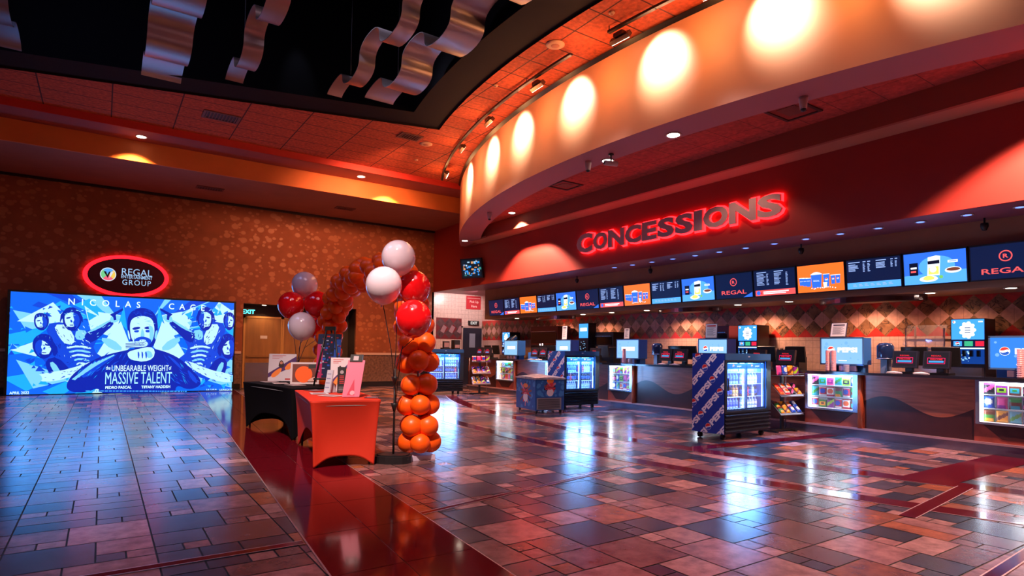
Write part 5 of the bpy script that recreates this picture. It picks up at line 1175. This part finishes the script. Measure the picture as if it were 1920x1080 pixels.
rack((9.70, 6.04, 0), radians(-6), 'black wire candy rack of snack bags right of the large blue cooler', 'by the big cooler', .60, 4)
rack((9.28, 15.75, 0), radians(-12), 'small wire candy rack right of the far left cooler', 'by the far cooler', .58, 8)

# ================================================================ TABLES AND WHAT STANDS ON THEM
def cloth(bm_, Wd, Ld, Ht, arch_l, arch_s):
    nl, ns, nv = 28, 14, 16; per = []
    for i in range(nl): per.append(('l', -1 + 2 * i / nl, -Wd / 2, -Ld / 2 + Ld * i / nl))
    for i in range(ns): per.append(('s', -1 + 2 * i / ns, -Wd / 2 + Wd * i / ns, Ld / 2))
    for i in range(nl): per.append(('l', -1 + 2 * i / nl, Wd / 2, Ld / 2 - Ld * i / nl))
    for i in range(ns): per.append(('s', -1 + 2 * i / ns, Wd / 2 - Wd * i / ns, -Ld / 2))
    V = []; N = len(per)
    for j in range(nv + 1):
        t = j / nv
        for kind, s, x, y in per:
            top = min(1, abs(s) / .93) ** 3; arch = (arch_l if kind == 'l' else arch_s) * (1 - top); zb = arch; z = Ht * (1 - t) + zb * t
            q = 1 - z / Ht
            pull = .055 * sin(pi * min(1, q * .95)) * (1 - .6 * abs(s) ** 3) + .025 * q
            cp = 1 - .13 * q ** .7
            xx = x * cp; yy = y * (1 - .05 * q ** .7)
            if kind == 'l': xx -= math.copysign(pull * (1 - abs(s) ** 6), x)
            else: yy -= math.copysign(pull * (1 - abs(s) ** 6), y)
            V.append((xx, yy, max(z, .004)))
    Fc = []
    for j in range(nv):
        for k in range(N): k2 = (k + 1) % N; Fc.append((j * N + k, j * N + k2, (j + 1) * N + k2, (j + 1) * N + k))
    bm_.add(V, [f for f in Fc], 0, None, True); bm_.add([(p[2], p[3], Ht) for p in per], [tuple(range(N))[::-1]], 0)
    return bm_
OCL = mat('orange_spandex', (.62, .028, .006), .62, noise=.04, nscale=3); KCL = mat('black_spandex', (.004, .004, .005), .9, spec=.1)
def table(loc, rz, label, clabel, Wd, Ld, m, al, as_, tone):
    t = thing('folding_table', label, 'table', loc, rz)
    B().box(-Wd / 2 + .02, -Ld / 2 + .02, .70, Wd / 2 - .02, Ld / 2 - .02, .745).obj('table_top', mat('grey_table_top', (.3, .3, .3), .5), t)
    for sx in (-1, 1):
        for sy in (-1, 1): B().tube([(sx * (Wd / 2 - .11), sy * (Ld / 2 - .12), .70), (sx * (Wd / 2 - .11), sy * (Ld / 2 - .11), .005)], .014, 8).obj('leg', BLK, t)
    o = cloth(B(), Wd, Ld, .76, al, as_).obj('stretch_tablecloth', m, None, loc, rz); tag(o, clabel, 'tablecloth')
    mod = o.modifiers.new('s', 'SUBSURF'); mod.levels = 1; mod.render_levels = 1
    so = o.modifiers.new('t', 'SOLIDIFY'); so.thickness = .002
    return t
table((2.475, 7.66, 0), radians(-9.5), 'folding table under the orange stretch cloth in front', 'orange stretch cloth pulled over the front table with arched hems', .80, 1.90, OCL, .33, .12, 0)
table((2.52, 10.03, 0), radians(8.5), 'folding table under the black stretch cloth behind', 'black stretch cloth pulled over the rear table with arched hems', .80, 2.04, KCL, .30, .12, 1)
ZT = .765
def slab(nm, label, cat, x, y, z, w_, hh, th, yaw, lean, mats, paint, foot=True):
    """thin upright board; yaw turns its face, lean tips it back"""
    t = thing(nm, label, cat, (x, y, z), yaw); F = FR((-w_ / 2, 0, .004), (1, 0, 0), (0, lean, 1))
    B().box(0, 0, -th, w_, hh, 0, 0, F).obj('board', mats[0], t)
    b = B(); paint(b, F, w_, hh); b.obj('print', mats, t)
    if foot: B().add([(0, .01, 0), (.02, .01, 0), (.02, .12 + lean * .2, 0), (0, .12 + lean * .2, 0), (0, .0 + lean * hh * .7, hh * .7), (.02, .0 + lean * hh * .7, hh * .7)], [(0, 1, 2, 3), (0, 3, 4), (1, 5, 2), (3, 2, 5, 4), (0, 4, 5, 1)], 0, Matrix.Translation((-.01, th, 0))).obj('easel_back', mats[0], t)
    return t
def person_print(b, F, w_, hh):
    b.rect(0, 0, w_, hh, 0, F, .001); b.poly([(0, hh * .12), (0, hh * .28), (w_, hh * .92), (w_, hh * .58)], 1, F, .0015)
    b.poly(smooth([(w_ * .08, hh * .2), (w_ * .3, hh * .42), (w_ * .5, hh * .5), (w_ * .45, hh * .3), (w_ * .2, hh * .1)], 1), 2, F, .002); b.poly(smooth([(w_ * .55, hh * .42), (w_ * .72, hh * .68), (w_ * .88, hh * .66), (w_ * .8, hh * .42)], 1), 2, F, .002)
    b.poly(smooth([(w_ * .36, hh * .5), (w_ * .38, hh * .7), (w_ * .46, hh * .78), (w_ * .54, hh * .7), (w_ * .58, hh * .5)], 1), 3, F, .0024); b.poly(circle(w_ * .46, hh * .67, w_ * .055, 14, hh * .055), 4, F, .0028)
    for k in range(3): b.rect(w_ * .12, hh * (.93 - .05 * k), w_ * (.62 - .12 * k), hh * (.945 - .05 * k), 5, F, .002)
    b.rect(w_ * .62, hh * .04, w_ * .95, hh * .10, 5, F, .002)
PM = [mat('poster_board_white', (.62, .55, .58), .5), mat('poster_purple', (.07, .02, .12), .5), mat('poster_orange', (.85, .22, .03), .5), mat('poster_hair', (.03, .012, .012), .5), mat('poster_skin', (.5, .2, .12), .5), mat('poster_crimson', (.5, .05, .05), .5)]
slab('counter_poster', 'white poster of a dark-haired woman at the left of the black table', 'poster', 2.58, 10.85, ZT, .46, .47, .008, radians(-28), .12, PM, person_print)
slab('counter_poster', 'white poster of a dark-haired woman on the orange table', 'poster', 2.68, 8.05, ZT, .27, .46, .008, radians(-22), .14, PM, person_print)
def orb_print(b, F, w_, hh):
    b.rect(0, 0, w_, hh, 0, F, .001); b.rect(.03, .03, w_ - .03, hh - .03, 1, F, .0015); b.poly(circle(w_ * .46, hh * .44, w_ * .30, 28), 2, F, .002); b.poly(smooth([(w_ * .55, .04), (w_ * .9, .05), (w_ * .9, hh * .35), (w_ * .75, hh * .3)], 1), 3, F, .0024)
    b.poly([(w_ * .62, hh * .7), (w_ * .9, hh * .75), (w_ * .9, hh * .92), (w_ * .62, hh * .9)], 4, F, .0022)
slab('picture_frame', 'white framed picture of an orange ball in the middle of the black table', 'picture frame', 2.70, 9.86, ZT, .44, .35, .02, radians(-22), .10, [mat('frame_white', (.6, .5, .5), .4), mat('pic_brown', (.14, .03, .02), .5), mat('pic_orange', (.85, .12, .02), .35), mat('pic_pale', (.6, .35, .3), .5), mat('pic_black', (.02, .02, .02), .5)], orb_print)
# black easel with a tall blue film poster, standing on the black table
t = thing('poster_easel', 'black A-frame easel with a tall dark blue poster on the black table', 'easel', (2.86, 9.2, ZT), radians(-35))
F = FR((-.19, 0, .03), (1, 0, 0), (0, .14, 1))
for sx in (-1, 1): B().tube([(sx * .20, -.02, .008), (sx * .06, .10, .90)], .014, 8).obj('leg', BLK, t)
B().tube([(0, .10, .90), (.10, .52, .008)], .014, 8).obj('leg', BLK, t); B().box(-.08, .08, .86, .08, .12, .92).obj('head', BLK, t); B().box(-.20, -.05, .10, .20, .0, .125).obj('ledge', BLK, t)
b = B(); b.box(0, .10, -.008, .36, .78, 0, 0, F); rr = random.Random(21); b.rect(.0, .10, .36, .78, 0, F, .001); b.rect(.0, .10, .09, .62, 1, F, .0012); b.rect(.26, .10, .36, .7, 2, F, .0012)
for k in range(60):
    u, v = rr.uniform(.01, .32), rr.uniform(.14, .74); b.rect(u, v, u + rr.uniform(.01, .05), v + rr.uniform(.01, .03), rr.choice([1, 2, 3, 4, 5, 0]), F, .0016 + k * 1e-5)
b.obj('poster_board', [mat('ep_navy', (.006, .012, .05), .4), mat('ep_magenta', (.35, .02, .10), .4), mat('ep_blue', (.02, .08, .40), .4), mat('ep_red', (.5, .02, .02), .4), mat('ep_pale', (.35, .4, .55), .4), mat('ep_black', (.01, .01, .012), .4)], t)
def dark_print(b, F, w_, hh):
    b.rect(0, 0, w_, hh, 0, F, .001)
    for k in range(5): b.rect(w_ * .25, hh * (.35 + k * .07), w_ * .75, hh * (.385 + k * .07), 1, F, .002)
    b.poly(circle(w_ / 2, hh * .80, w_ * .22, 14), 2, F, .002)
    for k in range(4): b.rect(w_ * .15, hh * (.06 + k * .05), w_ * .85, hh * (.075 + k * .05), 2, F, .002)
slab('leaflet_stand', 'small black upright sign with red lettering on the orange table', 'sign', 2.62, 7.82, ZT, .11, .34, .01, radians(-20), .16, [mat('stand_black', (.012, .01, .012), .4), mat('stand_red', (.45, .02, .03), .5), mat('stand_grey', (.3, .28, .3), .5)], dark_print)
def plain_print(b, F, w_, hh):
    b.rect(0, 0, w_, hh, 0, F, .001)
    for k in range(4): b.rect(w_ * .1, hh * (.2 + k * .2), w_ * .8, hh * (.24 + k * .2), 1, F, .002)
slab('leaflet_holder', 'thin white leaflet holder leaning at the left on the orange table', 'leaflet holder', 2.46, 7.93, ZT, .10, .30, .02, radians(-62), .20, [mat('holder_white', (.55, .55, .62), .3), mat('holder_grey', (.25, .25, .4), .5)], plain_print)
# pink slab sign with black clip on top
t = thing('standing_sign', 'pink slanted standee with a black clip top on the orange table', 'sign', (2.50, 7.12, ZT), radians(-22))
F = FR((-.10, 0, .003), (1, 0, 0), (.13, .25, 1)); PK = mat('pink_board', (.78, .16, .26), .45)
B().box(0, 0, -.03, .20, .46, 0, 0, F).obj('board', PK, t); B().poly([(.05, .02), (.14, .02), (.11, .22)], 0, F, .002).poly(circle(.11, .05, .028, 14), 1, F, .003).obj('print', [mat('pink_dark', (.5, .03, .08), .5), mat('pink_light', (.85, .35, .42), .5)], t)
B().box(.02, .44, -.028, .17, .53, .008, 0, F).box(.06, .455, .008, .12, .51, .011, 1, F).obj('clip_top', [BLK, mat('clip_grey', (.5, .42, .45), .4)], t)
B().add([(0, .02, 0), (.03, .02, 0), (.03, .2, 0), (0, .2, 0), (0, .13, .34), (.03, .13, .34)], [(3, 2, 1, 0), (0, 4, 3), (1, 2, 5), (3, 4, 5, 2), (0, 1, 5, 4)], 0).obj('foot', BLK, t)
def paper(x, y, a, label, w_=.22, l=.30, dark=False):
    t = thing('leaflet', label, 'leaflet', (x, y, ZT), a); B().box(-w_ / 2, -l / 2, 0, w_ / 2, l / 2, .003).obj('sheet', mat('leaflet_dark', (.12, .03, .04), .5) if dark else mat('leaflet_white', (.6, .5, .5), .5), t)
    B().rect(-w_ * .35, -l * .3, w_ * .35, l * .3, 0, None, .0035).obj('print', mat('leaflet_print', (.35, .22, .25), .5), t)
paper(2.45, 8.42, .3, 'dark-edged leaflet at the back left of the orange table', .20, .26, True); paper(2.34, 7.85, -.2, 'white leaflet at the left edge of the orange table'); paper(2.36, 7.42, .5, 'white leaflet nearest the front left of the orange table', .2, .26); paper(2.72, 7.0, -.5, 'dark leaflet at the front right of the orange table', .16, .2, True)
paper(2.36, 10.75, .1, 'white leaflet at the far left of the black table'); paper(2.42, 10.25, -.1, 'orange-tinged leaflet in the middle of the black table'); paper(2.52, 9.72, .2, 'white leaflet in front of the framed picture')

# ================================================================ BALLOONS
OB = mat('orange_latex', (1.0, .115, .005), .38, spec=.35, coat=.05); RB = mat('red_latex', (.95, .008, .012), .12, spec=.6, coat=.6); WB = mat('white_latex', (.78, .66, .74), .12, spec=.6, coat=.6)
def bal_profile(r):
    P = [(0, r * 1.02)]
    for i in range(1, 16): a = pi * i / 17; P.append((r * sin(a) * (1 - .05 * (i / 16) ** 2), r * 1.02 * cos(a) - (.10 * r * (i / 16) ** 3)))
    P += [(r * .10, -r * 1.10), (r * .035, -r * 1.16), (r * .07, -r * 1.22), (0, -r * 1.22)]
    return P[::-1]
def balloon(r, m, parent, M, name='balloon', data=None, seg=28):
    if data is None: o = B().lathe(bal_profile(r), None, seg).obj(name, m, parent)
    else: o = bpy.data.objects.new(name, data); COL.objects.link(o); o.parent = parent
    o.matrix_local = M; return o
def bouquet(loc, label, items, r, base=True):
    t = thing('balloon_stand', label, 'balloon stand', loc)
    b = B(); P = smooth([(-.22, -.17), (.22, -.17), (.22, .17), (-.22, .17)], 2); M = Matrix.Rotation(radians(-35), 4, 'Z'); b.prism(P, 0, .085, 0, M); b.prism([(x * .86, y * .84) for x, y in P], .085, .10, 0, M); b.obj('base', mat('black_base_plastic', (.012, .011, .013), .45), t)
    B().tube([(0, 0, .08), (0, 0, 1.12)], .013, 10).obj('pole', BLK, t)
    for z in (.66, .98): B().lathe([(.012, z - .06), (.03, z), (.045, z + .04), (.03, z + .045)], None, 12).obj('collar', BLK, t)
    for k, (dx_, dy_, z, m) in enumerate(items):
        B().tube([(.02 * (k % 2 * 2 - 1), .02 * (k // 2 * 2 - 1), .66 if k % 2 else .98), (dx_ * .35, dy_ * .35, 1.35), (dx_, dy_, z - r * 1.15)], .005, 6).obj('stick', BLK, t)
        balloon(r, m, t, Matrix.Translation((dx_, dy_, z)) @ Matrix.Rotation(.25 * sin(k * 2.1), 4, 'X'))
L0 = (2.93, 6.80)
bouquet((L0[0], L0[1], 0), 'tall stand of two white and two red balloons beside the orange table', [(2.981 - L0[0], 6.894 - L0[1], 2.482, WB), (2.675 - L0[0], 6.589 - L0[1], 2.095, WB), (3.254 - L0[0], 7.01 - L0[1], 2.143, RB), (2.973 - L0[0], 6.401 - L0[1], 1.716, RB)], .21)
L1 = (2.98, 11.35)
bouquet((L1[0], L1[1], 0), 'farther stand of white and red balloons behind the black table', [(3.05 - L1[0], 11.3 - L1[1], 2.51, WB), (2.80 - L1[0], 11.22 - L1[1], 2.12, RB), (3.19 - L1[0], 10.95 - L1[1], 2.14, RB), (2.86 - L1[0], 10.7 - L1[1], 1.73, WB), (3.35 - L1[0], 11.5 - L1[1], 1.78, RB)], .235)
# the arch of orange balloons
t = thing('balloon_arch', 'arch of small orange balloons spanning behind the tables', 'balloon arch', (0, 0, 0))
pR = Vector((3.30, 6.88, 0)); pL = Vector((3.40, 11.1, 0)); zl, apex = 1.75, 2.42
path = []
mid = (pR + pL) / 2
for i in range(61):
    a = pi * .5 * i / 60; path.append(mid + (pR - mid) * cos(a) ** .42 + Vector((0, 0, .13 + (2.50 - .13) * sin(a) ** .95)))
for i in range(1, 61):
    a = pi * .5 * (1 - i / 60); path.append(mid + (pL - mid) * max(cos(a), 0) ** .62 + Vector((0, 0, .12 + (2.50 - .12) * sin(a) ** .95)))
Lc = [0]
for i in range(1, len(path)): Lc.append(Lc[-1] + (path[i] - path[i - 1]).length)
nq = 30; R0 = .132; orb = B().lathe(bal_profile(R0), None, 20).obj('balloon', OB, t); od = orb.data; COL.objects.unlink(orb); bpy.data.objects.remove(orb)
rr = random.Random(6); rest = B()
for k in range(nq):
    s = Lc[-1] * (k + .04) / nq; i = next(j for j in range(len(Lc)) if Lc[j] >= s); p = path[i]; d = (path[min(i + 2, len(path) - 1)] - path[max(i - 2, 0)]).normalized()
    side = (pL - pR).normalized().cross(Vector((0, 0, 1))); nb = side.cross(d).normalized()
    for q in range(4):
        a = q * pi / 2 + (k % 2) * pi / 4 + .3; o_ = side * cos(a) + nb * sin(a); c = p + o_ * (.135 + rr.uniform(-.01, .01)); zax = o_
        Mx = Matrix.Translation(c) @ zax.to_track_quat('Z', 'Y').to_matrix().to_4x4() @ Matrix.Scale(rr.uniform(.92, 1.08), 4)
        if k < 25: balloon(R0, OB, t, Mx, data=od)
        else: rest.add([v.co for v in od.vertices], [tuple(f.vertices) for f in od.polygons], 0, Mx, True)
rest.obj('balloon_cluster', OB, t)['kind'] = 'stuff'
B().tube([p for p in path[::6]], .012, 8).obj('frame_pole', mat('white_pole', (.6, .55, .6), .4), t)
for p in (pR, pL): B().box(p.x - .16, p.y - .14, 0, p.x + .16, p.y + .14, .055).obj('base_plate', mat('white_base', (.62, .52, .68), .4), t)
